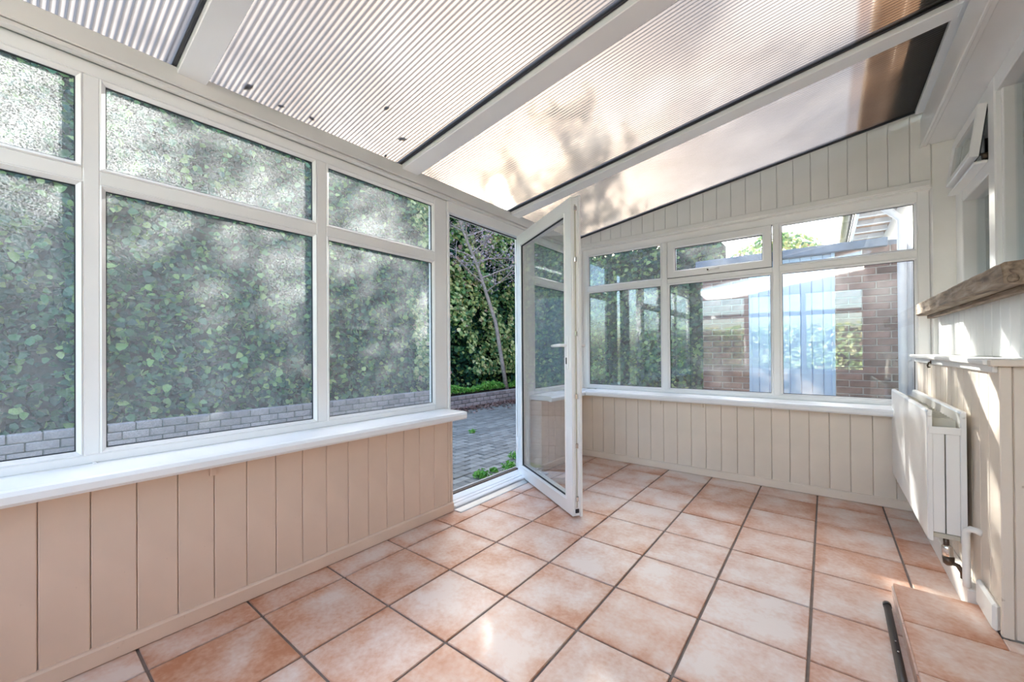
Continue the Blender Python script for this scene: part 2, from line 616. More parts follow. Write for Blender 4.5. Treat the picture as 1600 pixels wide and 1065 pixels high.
ceiling = struct(empty('ceiling', (0, 1.3, 2.2)), 'sloping translucent lean-to roof carried on white rafters')
RAFT = [(-0.62, -0.51), (0.425, 0.52), (1.472, 1.588), (2.515, 2.62), (3.575, 3.66)]


def sheet(y0, y1):
    x0, x1 = -2.2, 0.60
    period, seg = 0.0195, 6
    n = int(round((y1 - y0) / period))
    V, Fc = [], []
    K = n * seg + 1
    for xi, x in enumerate((x0, (x0 + x1) / 2, x1)):
        for k in range(K):
            ph = 2 * math.pi * k / seg
            w = math.cos(ph)
            amp = 0.0026 * (abs(w) ** 0.6) * (1 if w > 0 else -1)
            V.append((x, y0 + (y1 - y0) * k / (K - 1), roof_z(x) + 0.006 + amp))
    for xi in range(2):
        for k in range(K - 1):
            Fc.append((xi * K + k, xi * K + k + 1, (xi + 1) * K + k + 1, (xi + 1) * K + k))
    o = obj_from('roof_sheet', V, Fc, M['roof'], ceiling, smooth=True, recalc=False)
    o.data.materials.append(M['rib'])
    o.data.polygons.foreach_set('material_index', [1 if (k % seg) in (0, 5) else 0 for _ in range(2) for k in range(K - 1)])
    return o


def sloped(name, x0, x1, y0, y1, below, above, mat, parent):
    V = []
    for x in (x0, x1):
        for y in (y0, y1):
            for d in (-below, above):
                V.append((x, y, roof_z(x) + d))
    Fc = [(0, 1, 3, 2), (4, 6, 7, 5), (0, 4, 5, 1), (2, 3, 7, 6), (1, 5, 7, 3), (0, 2, 6, 4)]
    o = obj_from(name, V, Fc, mat, parent)
    bm = bmesh.new()
    bm.from_mesh(o.data)
    bmesh.ops.bevel(bm, geom=bm.edges[:], offset=0.003, segments=1, affect='EDGES')
    bm.to_mesh(o.data)
    bm.free()
    return o


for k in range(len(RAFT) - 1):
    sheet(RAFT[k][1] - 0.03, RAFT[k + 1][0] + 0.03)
for k, (a, b) in enumerate(RAFT):
    if k < 4:
        sloped('rafter', -2.0, 0.475, a, b, 0.035, -0.001, M['upvc'], ceiling)
        sloped('rafter_cap', -2.2, 0.60, a - 0.005, b + 0.005, -0.012, 0.03, M['upvc'], ceiling)
        sloped('rafter_seal', -2.0, 0.47, a - 0.014, a - 0.001, 0.010, -0.001, M['seal'], ceiling)
sloped('rafter_seal', -1.99, 0.47, 3.556, 3.572, 0.012, -0.001, M['seal'], ceiling)
sloped('rafter_cap', -2.2, 0.60, 3.58, 3.70, -0.012, 0.03, M['upvc'], ceiling)
sloped('flashing', 0.30, 0.62, -1.0, 3.70, -0.035, 0.045, M['seal'], ceiling)
sloped('wall_plate', 0.455, 0.60, -1.0, 3.555, 0.03, -0.002, M['upvc'], ceiling)

# eave beam above the windows (garden side)
trim1 = struct(empty('trim_1', (-2.0, 1.3, 2.04)), 'greige eave beam above the garden windows')
box('eave_board', -2.12, -1.962, -1.0, 3.55, 2.045, 2.118, M['beam_paint'], trim1, 0.004)
box('eave_bead', -2.0, -1.968, -1.0, 3.55, 2.026, 2.043, M['beam_paint'], trim1, 0.003)

# boxed lintel / soffit on the house side
trim2 = struct(empty('trim_2', (0.55, 1.3, 2.29)), 'white boxed soffit running along the house wall under the roof edge')
box('fascia_board', 0.482, 0.51, -1.0, 3.70, 2.275, 2.455, M['upvc'], trim2, 0.004)
box('soffit_board', 0.51, 0.95, -1.0, 3.70, 2.285, 2.31, M['upvc'], trim2, 0.003)
box('cover_strip', 0.476, 0.49, -1.0, 3.70, 2.27, 2.29, M['upvc'], trim2, 0.003)

# ================================================================== LEFT WALL
WL = Wall('left', -2.02)
wall_left = struct(empty('wall_left', (-1.95, 1.0, 0.0)), 'peach tongue-and-groove dado wall below the garden windows')
box('dado_core', -2.10, -1.892, -1.0, 1.765, -0.08, 0.592, M['peach'], wall_left, 0)
by0 = 1.742 - 0.1113 * 25
k = 0
while True:
    a = by0 + k * 0.1113
    b = a + 0.1113
    k += 1
    if a > 1.76:
        break
    if b < -1.0:
        continue
    box('board', -1.895, -1.878 + random.uniform(-.0006, .0006), max(a, -1.0) + 0.0009, min(b, 1.766) - 0.0009, 0.05, 0.592, M['peach'], wall_left, 0.0028)
box('end_board', -2.06, -1.876, 1.766, 1.782, 0.0, 0.592, M['peach'], wall_left, 0.002)
box('sill_bracket', -1.878, -1.862, 0.500, 0.522, 0.540, 0.592, M['peach'], wall_left, 0.002)
# beyond the door
box('dado_core', -2.10, -1.892, 2.80, 3.52, -0.08, 0.592, M['peach'], wall_left, 0)
for k in range(7):
    a = 2.80 + k * 0.1043
    box('board', -1.895, -1.878, a + 0.0009, a + 0.1034, 0.05, 0.592, M['peach'], wall_left, 0.0028)

bl = struct(empty('baseboard_left', (-1.88, 0.4, 0)), 'peach skirting board along the garden-side wall')
box('skirting', -1.892, -1.862, -1.0, 1.78, 0.0, 0.060, M['peach'], bl, 0.006)
box('skirting', -1.892, -1.862, 2.80, 3.50, 0.0, 0.060, M['peach'], bl, 0.006)


def sill_board(W, name, s0, s1, n_front, parent, z0=0.590, z1=0.634, n_back=-0.02):
    """moulded plastic board with a rounded nose"""
    prof = [(n_back, z0 + 0.006), (n_front - 0.03, z0 + 0.006), (n_front - 0.026, z0), (n_front - 0.008, z0),
            (n_front, z0 + 0.010), (n_front, z1 - 0.014), (n_front - 0.010, z1 - 0.003), (n_front - 0.03, z1), (n_back, z1)]
    V, Fc = [], []
    m = len(prof)
    for s in (s0, s0 + 0.004, s1 - 0.012, s1 - 0.004, s1):
        ins = {s0: 0.004, s1: 0.010}.get(s, 0.003 if s == s1 - 0.004 else 0)
        for n, z in prof:
            nn = min(n, n_front - ins)
            V.append(W.p(s, nn, z))
    for i in range(4):
        for q in range(m):
            q2 = (q + 1) % m
            Fc.append((i * m + q, i * m + q2, (i + 1) * m + q2, (i + 1) * m + q))
    Fc.append(tuple(range(m)))
    Fc.append(tuple(4 * m + q for q in range(m)))
    return obj_from(name, V, Fc, M['sill'], parent)


LZT, LZU, LZL, LZB = 1.965, 1.672, 1.592, 0.680
ND = 0.012   # room-side depth of the frame face


def make_window(W, name, label, s_out0, s_out1, bays, zs=(LZB, LZL, LZU, LZT), z_out=(0.634, 2.030), glass=None, vent=None):
    """bays = list of (s0, s1) visible glass widths; a transom splits every bay"""
    zb, zl, zu, zt = zs
    mid = (s_out0 + s_out1) / 2
    win = struct(empty(name, W.p(mid, 0, z_out[0])), label)
    gl = glass or M['glass']
    a0, a1 = bays[0][0], bays[-1][1]
    e = 0.016
    W.box('jamb', s_out0, a0 - e, -0.05, ND, z_out[0], z_out[1], M['upvc'], win, 0.003)
    W.box('jamb', a1 + e, s_out1, -0.05, ND, z_out[0], z_out[1], M['upvc'], win, 0.003)
    W.box('head', a0 - e, a1 + e, -0.05, ND, zt + e, z_out[1], M['upvc'], win, 0.003)
    W.box('bottom_rail', a0 - e, a1 + e, -0.05, ND, z_out[0], zb - e, M['upvc'], win, 0.003)
    for (p, q) in zip(bays[:-1], bays[1:]):
        W.box('mullion', p[1] + e, q[0] - e, -0.05, ND + 0.001, zb - e, zt + e, M['upvc'], win, 0.003)
    for k, (p, q) in enumerate(bays):
        W.box('transom', p - e, q + e, -0.05, ND, zl + e, zu - e, M['upvc'], win, 0.003)
        glazed_unit(W, win, p, q, zb, zl, gl, M['upvc'])
        if vent is None or k != vent:
            glazed_unit(W, win, p, q, zu, zt, gl, M['upvc'])
    return win


win1 = make_window(WL, 'window_1', 'three-bay white plastic window with dusty panes facing the garden hedge', -1.0, 1.862,
                   [(-0.62, 0.163), (0.236, 0.969), (1.051, 1.741)])
sill_board(WL, 'sill', -1.0, 1.818, 0.245, win1)
box('seal_foam', -2.02, -1.99, 0.20, 0.21, 0.6335, 0.638, M['upvc'], win1, 0.001)

win2 = make_window(WL, 'window_2', 'narrow white window beyond the open door beside the corner', 2.86, 3.66, [(2.905, 3.53)])
sill_board(WL, 'sill', 2.80, 3.62, 0.245, win2)

# ================================================================== DOOR
door = struct(empty('door_1', (-2.0, 2.27, 0.0)), 'glazed white plastic door standing open into the room')
DH = 1.955
WD = Wall('left', -2.0)
WD.box('door_jamb', 1.865, 1.885, -0.07, 0.0, 0.0, DH, M['upvc'], door, 0.003)
WD.box('door_jamb', 2.70, 2.86, -0.07, 0.006, 0.0, DH, M['upvc'], door, 0.004)
WD.box('door_head', 1.865, 2.86, -0.07, 0.006, DH, 2.03, M['upvc'], door, 0.003)
WD.box('head_gasket', 1.885, 2.70, -0.04, -0.034, DH - 0.008, DH, M['gasket'], door, 0.0005)
WD.box('jamb_gasket', 2.692, 2.70, -0.045, -0.037, 0.03, DH, M['gasket'], door, 0.0005)
WD.box('jamb_bead', 2.683, 2.70, -0.062, -0.046, 0.03, DH, M['upvc'], door, 0.002)
# threshold: outer lip, dark rubber track, ribbed plastic sill and aluminium floor strip
WD.box('threshold', 1.80, 2.80, -0.045, 0.125, -0.03, 0.022, M['sill'], door, 0.006)
WD.box('threshold_track', 1.80, 2.78, -0.066, -0.046, -0.03, 0.028, M['bronze'], door, 0.002)
WD.box('threshold_lip', 1.80, 2.78, -0.082, -0.067, -0.03, 0.036, M['alu'], door, 0.003)
WD.box('threshold_rib', 1.80, 2.80, 0.035, 0.047, 0.02, 0.027, M['sill'], door, 0.002)
WD.box('threshold_rib', 1.80, 2.80, 0.075, 0.087, 0.02, 0.027, M['sill'], door, 0.002)
WD.box('floor_strip', 1.785, 2.80, 0.125, 0.19, -0.004, 0.006, M['alu'], door, 0.003)
WD.box('corner_cap', 1.79, 1.815, -0.02, 0.03, 0.022, 0.045, M['sill'], door, 0.004)

# leaf in its own frame: local x from hinge to lock edge, local y = thickness (room face at -y side), z up
LW, LT, LZ0, LZ1 = 0.912, 0.062, 0.012, 1.945
leaf = empty('leaf', (-1.955, 2.665, 0.0), door)
free = Vector((-1.190, 2.195, 0))
ang = math.atan2(free.y - 2.665, free.x + 1.955)
leaf.rotation_euler.z = ang


def lbox(name, x0, x1, y0, y1, z0, z1, mat, bevel=0.003):
    me_o = box(name, x0, x1, y0, y1, z0, z1, mat, None, bevel)
    loc = Vector(((x0 + x1) / 2, (y0 + y1) / 2, (z0 + z1) / 2))
    me_o.parent = leaf
    me_o.location = loc
    return me_o


def lring(name, x0, x1, z0, z1, prof, mat):
    W = Wall('back', 0.0)
    o = W.ring(name, x0, x1, z0, z1, prof, mat, None)
    l = Vector(o.location)
    o.parent = leaf
    o.location = l
    return o


ST = 0.092
# leaf profile: the visible (garden-coloured) face is at local y = -LT
lring('leaf_frame', 0, LW, LZ0, LZ1, [(0, -LT), (ST, -LT), (ST, 0), (0, 0)], M['upvc'])
lring('leaf_rebate', -0.016, LW + 0.012, LZ0 - 0.004, LZ1 + 0.012, [(0, -0.016), (0.03, -0.016), (0.03, -0.001), (0, -0.001)], M['upvc'])
lring('glazing_bead', ST - 0.014, LW - ST + 0.014, LZ0 + ST - 0.014, LZ1 - ST + 0.014,
      [(0, -LT - 0.001), (0.002, -LT - 0.007), (0.014, -LT - 0.001), (0.017, -LT + 0.02), (0, -LT + 0.02)], M['upvc'])
lring('gasket', ST, LW - ST, LZ0 + ST, LZ1 - ST, [(0.002, -LT + 0.004), (0.008, -LT + 0.004), (0.008, -LT + 0.014), (0.002, -LT + 0.014)], M['gasket'])
lbox('pane', ST - 0.004, LW - ST + 0.004, -LT + 0.018, -LT + 0.026, LZ0 + ST - 0.004, LZ1 - ST + 0.004, M['glass_clean'], 0)
lbox('lock_strip', LW - 0.002, LW + 0.0030, -0.038, -0.029, 0.06, 1.90, M['rad_in'], 0.001)
lbox('lock_strip', LW - 0.002, LW + 0.003, -0.054, -0.047, 0.02, 1.93, M['upvc'], 0.001)
for zz in (0.10, 0.42, 0.72, 1.10, 1.55, 1.86):
    lbox('keep_bolt', LW + 0.001, LW + 0.010, -0.042, -0.026, zz, zz + 0.03, M['chrome'], 0.002)
lbox('corner_bolt', LW + 0.001, LW + 0.009, -0.046, -0.022, 0.03, 0.055, M['black'], 0.003)
# handle
hz = 1.045
lbox('handle_plate', LW - 0.060, LW - 0.032, -LT - 0.012, -LT, hz - 0.15, hz + 0.06, M['upvc'], 0.006)
lbox('keyhole', LW - 0.052, LW - 0.040, -LT - 0.0145, -LT - 0.011, hz - 0.115, hz - 0.075, M['black'], 0.001)


def ltube(name, pts, r, mat):
    o = tube(name, pts, r, mat, None)
    l = Vector(o.location)
    o.parent = leaf
    o.location = l
    return o


ltube('handle_lever', [(LW - 0.046, -LT - 0.004, hz), (LW - 0.046, -LT - 0.045, hz), (LW - 0.056, -LT - 0.055, hz), (LW - 0.10, -LT - 0.056, hz - 0.001), (LW - 0.165, -LT - 0.052, hz - 0.003)],
      [0.010, 0.010, 0.011, 0.010, 0.008], M['upvc'])
lbox('handle_plate', LW - 0.060, LW - 0.032, 0.0, 0.010, hz - 0.15, hz + 0.06, M['upvc'], 0.005)
ltube('handle_lever', [(LW - 0.046, 0.002, hz), (LW - 0.046, 0.045, hz), (LW - 0.056, 0.055, hz), (LW - 0.16, 0.052, hz - 0.003)], [0.010, 0.010, 0.011, 0.008], M['upvc'])
ltube('lock_cylinder', [(LW - 0.046, 0.0, hz - 0.09), (LW - 0.046, 0.022, hz - 0.09)], 0.009, M['chrome'])
for zz in (0.22, 0.98, 1.72):
    ltube('hinge', [(-0.006, -LT - 0.004, zz), (-0.006, -LT - 0.004, zz + 0.09)], 0.008, M['upvc'])

# ================================================================== FAR WALL
WF = Wall('far', 3.66)
wall_far = struct(empty('wall_far', (-0.7, 3.6, 0)), 'gable wall with beige boarded dado and cream boarded gable')
box('dado_core', -2.05, 0.62, 3.507, 3.72, -0.08, 0.592, M['beige'], wall_far, 0)
XB0 = 0.236
k = -20
while True:
    a = XB0 + k * 0.1108
    b = a + 0.1108
    k += 1
    if a > 0.45:
        break
    a, b = max(a, -1.885), min(b, 0.46)
    if b - a < 0.015:
        continue
    box('board', a + 0.0009, b - 0.0009, 3.492 + random.uniform(-.0006, .0006), 3.51, 0.05, 0.592, M['beige'], wall_far, 0.0028)
for xb in (-1.135, -0.80):
    box('sill_bracket', xb, xb + 0.02, 3.478, 3.493, 0.548, 0.592, M['beige'], wall_far, 0.002)

# gable boards above the window, cut to the roof slope
GY0, GYT = 3.575, 3.592
GZ = 2.060


def gable_board(a, b, y0, y1, z0, name='board'):
    V = []
    for x in (a, b):
        for y in (y0, y1):
            V.append((x, y, z0))
            V.append((x, y, roof_z(x) - 0.006))
    Fc = [(0, 1, 3, 2), (4, 6, 7, 5), (0, 4, 5, 1), (2, 3, 7, 6), (1, 5, 7, 3), (0, 2, 6, 4)]
    o = obj_from(name, V, Fc, M['cream'], wall_far)
    bm = bmesh.new()
    bm.from_mesh(o.data)
    bmesh.ops.bevel(bm, geom=bm.edges[:], offset=0.0028, segments=1, affect='EDGES')
    bm.to_mesh(o.data)
    bm.free()


XG0, GW = 0.432, 0.1015
k = -24
while True:
    a = XG0 + k * GW
    b = a + GW
    k += 1
    if a > 0.52:
        break
    a, b = max(a, -1.99), min(b, 0.527)
    if b - a < 0.015:
        continue
    gable_board(a + 0.0009, b - 0.0009, GY0, GYT, GZ - 0.012)
gable_board(-2.0, 0.60, 3.593, 3.66, 2.02, 'gable_core')
box('cover_batten', -1.98, 0.525, 3.566, 3.60, 2.024, 2.062, M['cream'], wall_far, 0.004)
# filler board between the window and the house wall
box('filler_board', 0.530, 0.66, 3.585, 3.68, 0.0, 2.285, M['cream'], wall_far, 0.003)
box('corner_post', -2.06, -1.935, 3.58, 3.72, 0.0, 2.12, M['upvc'], wall_far, 0.003)

bf = struct(empty('baseboard_far', (-0.7, 3.48, 0)), 'beige skirting board under the gable window')
box('skirting', -1.862, 0.42, 3.478, 3.508, 0.0, 0.060, M['beige'], bf, 0.006)

FZ = (0.676, 1.584, 1.656, 1.948)
fb = [(-1.868, -1.163), (-1.083, -0.330), (-0.2555, 0.4566)]
win3 = make_window(WF, 'window_3', 'white three-bay gable window with a hinged top light in the middle', -1.935, 0.527, fb, zs=FZ, z_out=(0.634, 2.026), vent=1, glass=M['glass_far'])
sill_board(WF, 'sill', -1.78, 0.44, 0.275, win3)
# hinged top-light casement
vs0, vs1, vz0, vz1 = -1.083 - 0.01, -0.330 + 0.01, 1.656 - 0.012, 1.948 + 0.012
WF.ring('vent_sash', vs0, vs1, vz0, vz1, [(0, 0.030), (0.052, 0.030), (0.060, 0.018), (0.060, -0.03), (0, -0.03)], M['upvc'], win3)
WF.ring('vent_gasket', vs0 - 0.004, vs1 + 0.004, vz0 - 0.004, vz1 + 0.004, [(0, 0.013), (0.006, 0.013), (0.006, 0.016), (0, 0.016)], M['gasket'], win3)
WF.ring('gasket', vs0 + 0.058, vs1 - 0.058, vz0 + 0.058, vz1 - 0.058, [(0, 0.006), (0.006, 0.006), (0.006, 0.0), (0, 0.0)], M['gasket'], win3)
WF.box('pane', vs0 + 0.056, vs1 - 0.056, -0.008, -0.002, vz0 + 0.056, vz1 - 0.056, M['glass_far'], win3, 0)
hx = -0.76
tube('vent_handle', [WF.p(hx, 0.03, 1.672), WF.p(hx, 0.056, 1.672), WF.p(hx + 0.02, 0.062, 1.672), WF.p(hx + 0.085, 0.055, 1.674)], [0.010, 0.009, 0.009, 0.006], M['upvc'], win3)
tube('handle_button', [WF.p(hx, 0.060, 1.672), WF.p(hx, 0.068, 1.672)], 0.007, M['bronze'], win3)

# ================================================================== RIGHT (HOUSE) WALL
wall_right = struct(empty('wall_right', (0.6, 2.5, 0)), 'house wall with boarded dado and white matchboard above the shelf')
box('dado_core', 0.474, 0.70, 2.062, 3.585, 0.0, 0.952, M['beige'], wall_right, 0)
yb = 2.062
k = 0
while yb < 3.57:
    w = 0.108
    box('board', 0.455, 0.474, yb + 0.0009, min(yb + w, 3.58) - 0.0009, 0.0, 0.952, M['beige'], wall_right, 0.003)
    yb += w
# end panel facing the camera
box('end_post', 0.452, 0.480, 2.040, 2.062, 0.056, 0.950, M['beige'], wall_right, 0.003)
box('end_panel', 0.482, 0.95, 2.046, 2.062, 0.056, 0.950, M['beige'], wall_right, 0.003)
# matchboard between shelf and timber beam
box('upper_core', 0.566, 0.70, 2.03, 3.585, 0.975, 1.30, M['whiteboard'], wall_right, 0)
yb = 2.03
while yb < 3.57:
    w = 0.105
    box('matchboard', 0.548, 0.566, yb + 0.001, min(yb + w, 3.58) - 0.001, 0.975, 1.215, M['whiteboard'], wall_right, 0.005)
    yb += w
# plain plastered stretch beside and behind the camera
box('plaster', 0.92, 1.02, -1.0, 2.046, 0.0, 2.285, M['cream'], wall_right, 0)
box('plaster_return', 0.70, 1.02, 2.03, 2.30, 0.935, 2.285, M['cream'], wall_right, 0)

br = struct(empty('baseboard_right', (0.43, 2.9, 0)), 'pale skirting and pipe boxing under the radiator')
box('pipe_boxing', 0.418, 0.455, 2.27, 3.478, 0.0, 0.095, M['beam_paint'], br, 0.004)
box('skirting', 0.436, 0.455, 2.064, 2.262, 0.057, 0.150, M['cream'], br, 0.008)

# shelf ledge
shelf = tag(empty('ledge_shelf', (0.48, 2.8, 0.955)), 'long white painted ledge shelf under the rough timber beam', 'shelf')
box('shelf_board', 0.418, 0.57, 2.052, 3.56, 0.955, 0.974, M['whiteboard'], shelf, 0.006, 2)
box('shelf_moulding', 0.440, 0.4545, 2.052, 3.56, 0.928, 0.955, M['whiteboard'], shelf, 0.004)
box('end_cap', 0.428, 0.95, 2.016, 2.051, 0.951, 0.9735, M['beige'], shelf, 0.003)

# rough timber beam
beam = tag(empty('timber_beam', (0.54, 2.8, 1.215)), 'rough sawn brown timber beam lying below the house window', 'beam')
V, Fc = [], []
ny = 34
prof = [(0.452, 1.222), (0.453, 1.25), (0.451, 1.283), (0.456, 1.290), (0.52, 1.292), (0.60, 1.293), (0.622, 1.288), (0.622, 1.216), (0.54, 1.215), (0.465, 1.216)]
for i in range(ny + 1):
    y = 2.0 + (3.585 - 2.0) * i / ny
    for (x, z) in prof:
        j = 0.004 if i in (0,) else 0.0022
        V.append((x + random.uniform(-j, j), y + (random.uniform(-0.004, 0.004) if i == 0 else 0), z + random.uniform(-j, j) * 0.7))
m = len(prof)
for i in range(ny):
    for q in range(m):
        Fc.append((i * m + q, i * m + (q + 1) % m, (i + 1) * m + (q + 1) % m, (i + 1) * m + q))
Fc.append(tuple(range(m)))
Fc.append(tuple(ny * m + q for q in range(m)))
obj_from('beam_body', V, Fc, M['wood'], beam)
tube('knot', [(0.475, 2.004, 1.236), (0.475, 1.994, 1.236)], [0.016, 0.010], M['wood'], beam)
box('batten', 0.500, 0.53, 2.03, 3.57, 1.196, 1.216, M['wood'], beam, 0.003)

# house window above the beam: three bays, the far one with a top-hung vent propped open
WR = Wall('right', 0.66)
win4 = struct(empty('window_4', (0.66, 2.9, 1.29)), 'white house window with its small top vent propped open')
WR.box('jamb', 3.44, 3.585, -0.06, 0.03, 1.293, 2.285, M['upvc'], win4, 0.004)
WR.box('mullion', 2.86, 2.955, -0.06, 0.032, 1.293, 2.285, M['upvc'], win4, 0.006)
WR.box('bead_strip', 2.835, 2.86, -0.05, 0.012, 1.293, 2.285, M['upvc'], win4, 0.004)
WR.box('bead_strip', 2.955, 2.985, -0.05, 0.016, 1.293, 2.285, M['upvc'], win4, 0.004)
WR.box('jamb', 2.03, 2.14, -0.06, 0.03, 1.293, 2.285, M['upvc'], win4, 0.004)
WR.box('head', 2.14, 3.44, -0.06, 0.028, 2.205, 2.285, M['upvc'], win4, 0.004)
WR.box('bottom_rail', 2.14, 3.44, -0.06, 0.028, 1.293, 1.35, M['upvc'], win4, 0.004)
WR.box('transom', 2.955, 3.44, -0.06, 0.028, 1.86, 1.935, M['upvc'], win4, 0.004)
WR.box('drip_strip', 2.97, 3.50, 0.028, 0.078, 1.918, 1.932, M['upvc'], win4, 0.004)
WR.box('pane', 2.13, 2.86, -0.03, -0.024, 1.34, 2.21, M['glass_clean'], win4, 0)
WR.box('pane', 2.96, 3.45, -0.03, -0.024, 1.34, 1.87, M['glass_clean'], win4, 0)
# vent: ring hinged at its head, pushed out at the foot
hinge_z, tilt = 2.205, math.radians(7)
VH = 0.255


def vent_pt(s, z, n):
    d = hinge_z - z
    nn = 0.030 + d * math.sin(tilt) + n * math.cos(tilt)
    return WR.p(s, nn, hinge_z - d * math.cos(tilt) + n * math.sin(tilt))


def vent_ring(name, s0, s1, z0, z1, prof, mat):
    V, Fc = [], []
    for ins, n in prof:
        for s, z in ((s0 + ins, z0 + ins), (s1 - ins, z0 + ins), (s1 - ins, z1 - ins), (s0 + ins, z1 - ins)):
            V.append(vent_pt(s, z, n))
    mm = len(prof)
    for i in range(mm):
        for q in range(4):
            Fc.append((i * 4 + q, i * 4 + (q + 1) % 4, ((i + 1) % mm) * 4 + (q + 1) % 4, ((i + 1) % mm) * 4 + q))
    return obj_from(name, V, Fc, mat, win4)


vent_ring('vent_sash', 2.96, 3.44, hinge_z - VH, hinge_z, [(0, 0.0), (0.045, 0.0), (0.045, 0.028), (0.004, 0.034), (0, 0.03)], M['upvc'])
vent_ring('vent_gasket', 2.965, 3.435, hinge_z - VH + 0.005, hinge_z - 0.005, [(0, -0.006), (0.012, -0.006), (0.012, 0.0), (0, 0.0)], M['gasket'])
V = [vent_pt(s, z, n) for n in (0.010, 0.016) for s, z in ((3.0, hinge_z - VH + 0.04), (3.40, hinge_z - VH + 0.04), (3.40, hinge_z - 0.04), (3.0, hinge_z - 0.04))]
obj_from('pane', V, [(0, 1, 2, 3), (4, 7, 6, 5), (0, 4, 5, 1), (1, 5, 6, 2), (2, 6, 7, 3), (3, 7, 4, 0)], M['glass_clean'], win4)
tube('stay_arm', [WR.p(2.985, 0.03, 1.955), vent_pt(2.985, hinge_z - VH + 0.02, 0.0)], 0.006, M['bronze'], win4, 6)
tube('stay_pivot', [WR.p(2.985, 0.026, 1.955), WR.p(2.985, 0.045, 1.955)], 0.016, M['bronze'], win4)

# plain room behind the house window
room = struct(empty('wall_inner', (2.0, 3.0, 0)), 'dim house interior seen through the house window')
box('inner_wall', 3.0, 3.1, 1.9, 6.6, 0.0, 2.4, M['house_room'], room, 0)
box('inner_wall', 0.76, 3.0, 6.5, 6.6, 0.0, 2.4, M['house_room'], room, 0)
box('inner_wall', 0.76, 3.0, 1.9, 2.0, 0.0, 2.4, M['house_room'], room, 0)
box('inner_ceiling', 0.76, 3.0, 2.0, 6.5, 2.4, 2.5, M['house_room'], room, 0)
box('inner_floor', 0.76, 3.0, 2.0, 6.5, -0.08, 0.0, M['house_room'], room, 0)

# ================================================================== BACK WALL (behind the camera, seen in reflections)
wall_back = struct(empty('wall_back', (-0.5, -1.05, 0)), 'plain boarded wall behind the camera')
box('dado_core', -2.05, 0.95, -1.10, -1.0, 0.0, 0.592, M['peach'], wall_back, 0)
V = []
for x in (-2.05, 0.95):
    for y in (-1.10, -1.0):
        V.append((x, y, 2.03))
        V.append((x, y, roof_z(min(x, 0.6)) - 0.004))
obj_from('gable_core', V, [(0, 1, 3, 2), (4, 6, 7, 5), (0, 4, 5, 1), (2, 3, 7, 6), (1, 5, 7, 3), (0, 2, 6, 4)], M['cream'], wall_back)
box('filler_board', 0.527, 0.95, -1.10, -1.0, 0.592, 2.285, M['cream'], wall_back, 0)
WB = Wall('back', -1.02)
win5 = make_window(WB, 'window_5', 'white window behind the camera', -2.05, 0.527, [(-1.868, -1.163), (-1.083, -0.330), (-0.2555, 0.4566)], zs=FZ, z_out=(0.592, 2.03))

# ================================================================== TILED STEP
step = tag(empty('tiled_step', (0.55, 1.3, 0)), 'low terracotta tiled step in front of the house wall', 'step')
box('step_core', 0.214, 0.92, 0.30, 2.038, 0.0, 0.046, M['grout'], step, 0)
box('step_core', 0.214, 0.450, 2.038, 2.244, 0.0, 0.046, M['grout'], step, 0)
ys = [2.250, 1.965, 1.680, 1.395, 1.110, 0.825, 0.54, 0.30]
box('tile', 0.209, 0.450, 1.967, 2.248, 0.044, 0.056, M['tile'], step, 0.002)
box('tile', 0.4515, 0.915, 1.967, 2.036, 0.044, 0.056, M['tile'], step, 0.002)
for q, (a, b) in enumerate(zip(ys[:-1], ys[1:])):
    xs = [0.207, 0.56, 0.915]
    for xa, xb in zip(xs[:-1], xs[1:]):
        if q:
            box('tile', xa + 0.002, xb - 0.002, b + 0.002, a - 0.002, 0.044, 0.056, M['tile'], step, 0.002)
    box('riser_tile', 0.2045, 0.213, b + 0.002, a - 0.002, 0.002, 0.0435, M['tile'], step, 0.001)

# ================================================================== RADIATOR
rad = tag(empty('radiator', (0.385, 2.93, 0.22)), 'white double panel radiator under the ledge shelf', 'radiator')
RY0, RY1, RZa, RZb = 2.355, 3.475, 0.226, 0.758


def rad_panel(x0, x1, zb_, zt_):
    # pressed panel with a softly rolled top and bottom edge
    prof = [(x0 + 0.004, zb_), (x0, zb_ + 0.006), (x0, zt_ - 0.008), (x0 + 0.003, zt_ - 0.002), (x0 + 0.007, zt_), (x1, zt_), (x1, zb_)]
    V, Fc = [], []
    mm = len(prof)
    for y in (RY0, RY0 + 0.004, RY1 - 0.004, RY1):
        for (x, z) in prof:
            ins = 0.003 if y in (RY0, RY1) else 0
            V.append((x + (ins if x < x1 else 0), y, z))
    for i in range(3):
        for q in range(mm):
            Fc.append((i * mm + q, i * mm + (q + 1) % mm, (i + 1) * mm + (q + 1) % mm, (i + 1) * mm + q))
    Fc.append(tuple(range(mm)))
    Fc.append(tuple(3 * mm + q for q in range(mm)))
    return obj_from('panel', V, Fc, M['rad'], rad)


rad_panel(0.325, 0.341, RZa, RZb)
rad_panel(0.419, 0.436, RZa, RZb)
# convector fins between the panels: a folded strip
V, Fc = [], []
nf = 44
for i in range(nf + 1):
    y = 2.375 + (3.455 - 2.375) * i / nf
    x = 0.350 if i % 2 else 0.410
    V += [(x, y, 0.27), (x, y, 0.722)]
for i in range(nf):
    Fc.append((2 * i, 2 * i + 2, 2 * i + 3, 2 * i + 1))
fins = obj_from('convector_fins', V, Fc, M['rad_in'], rad, recalc=False)
box('side_cover', 0.341, 0.376, RY0 + 0.004, RY0 + 0.008, 0.262, 0.664, M['rad'], rad, 0.0015)
box('side_cover', 0.3795, 0.4185, RY0 + 0.004, RY0 + 0.008, 0.262, 0.664, M['rad'], rad, 0.0015)
box('side_strap', 0.3295, 0.4215, RY0 - 0.002, RY0 + 0.004, 0.664, 0.693, M['rad'], rad, 0.0015)
box('side_cover', 0.341, 0.4185, RY1 - 0.008, RY1 - 0.004, 0.262, 0.693, M['rad'], rad, 0.0015)
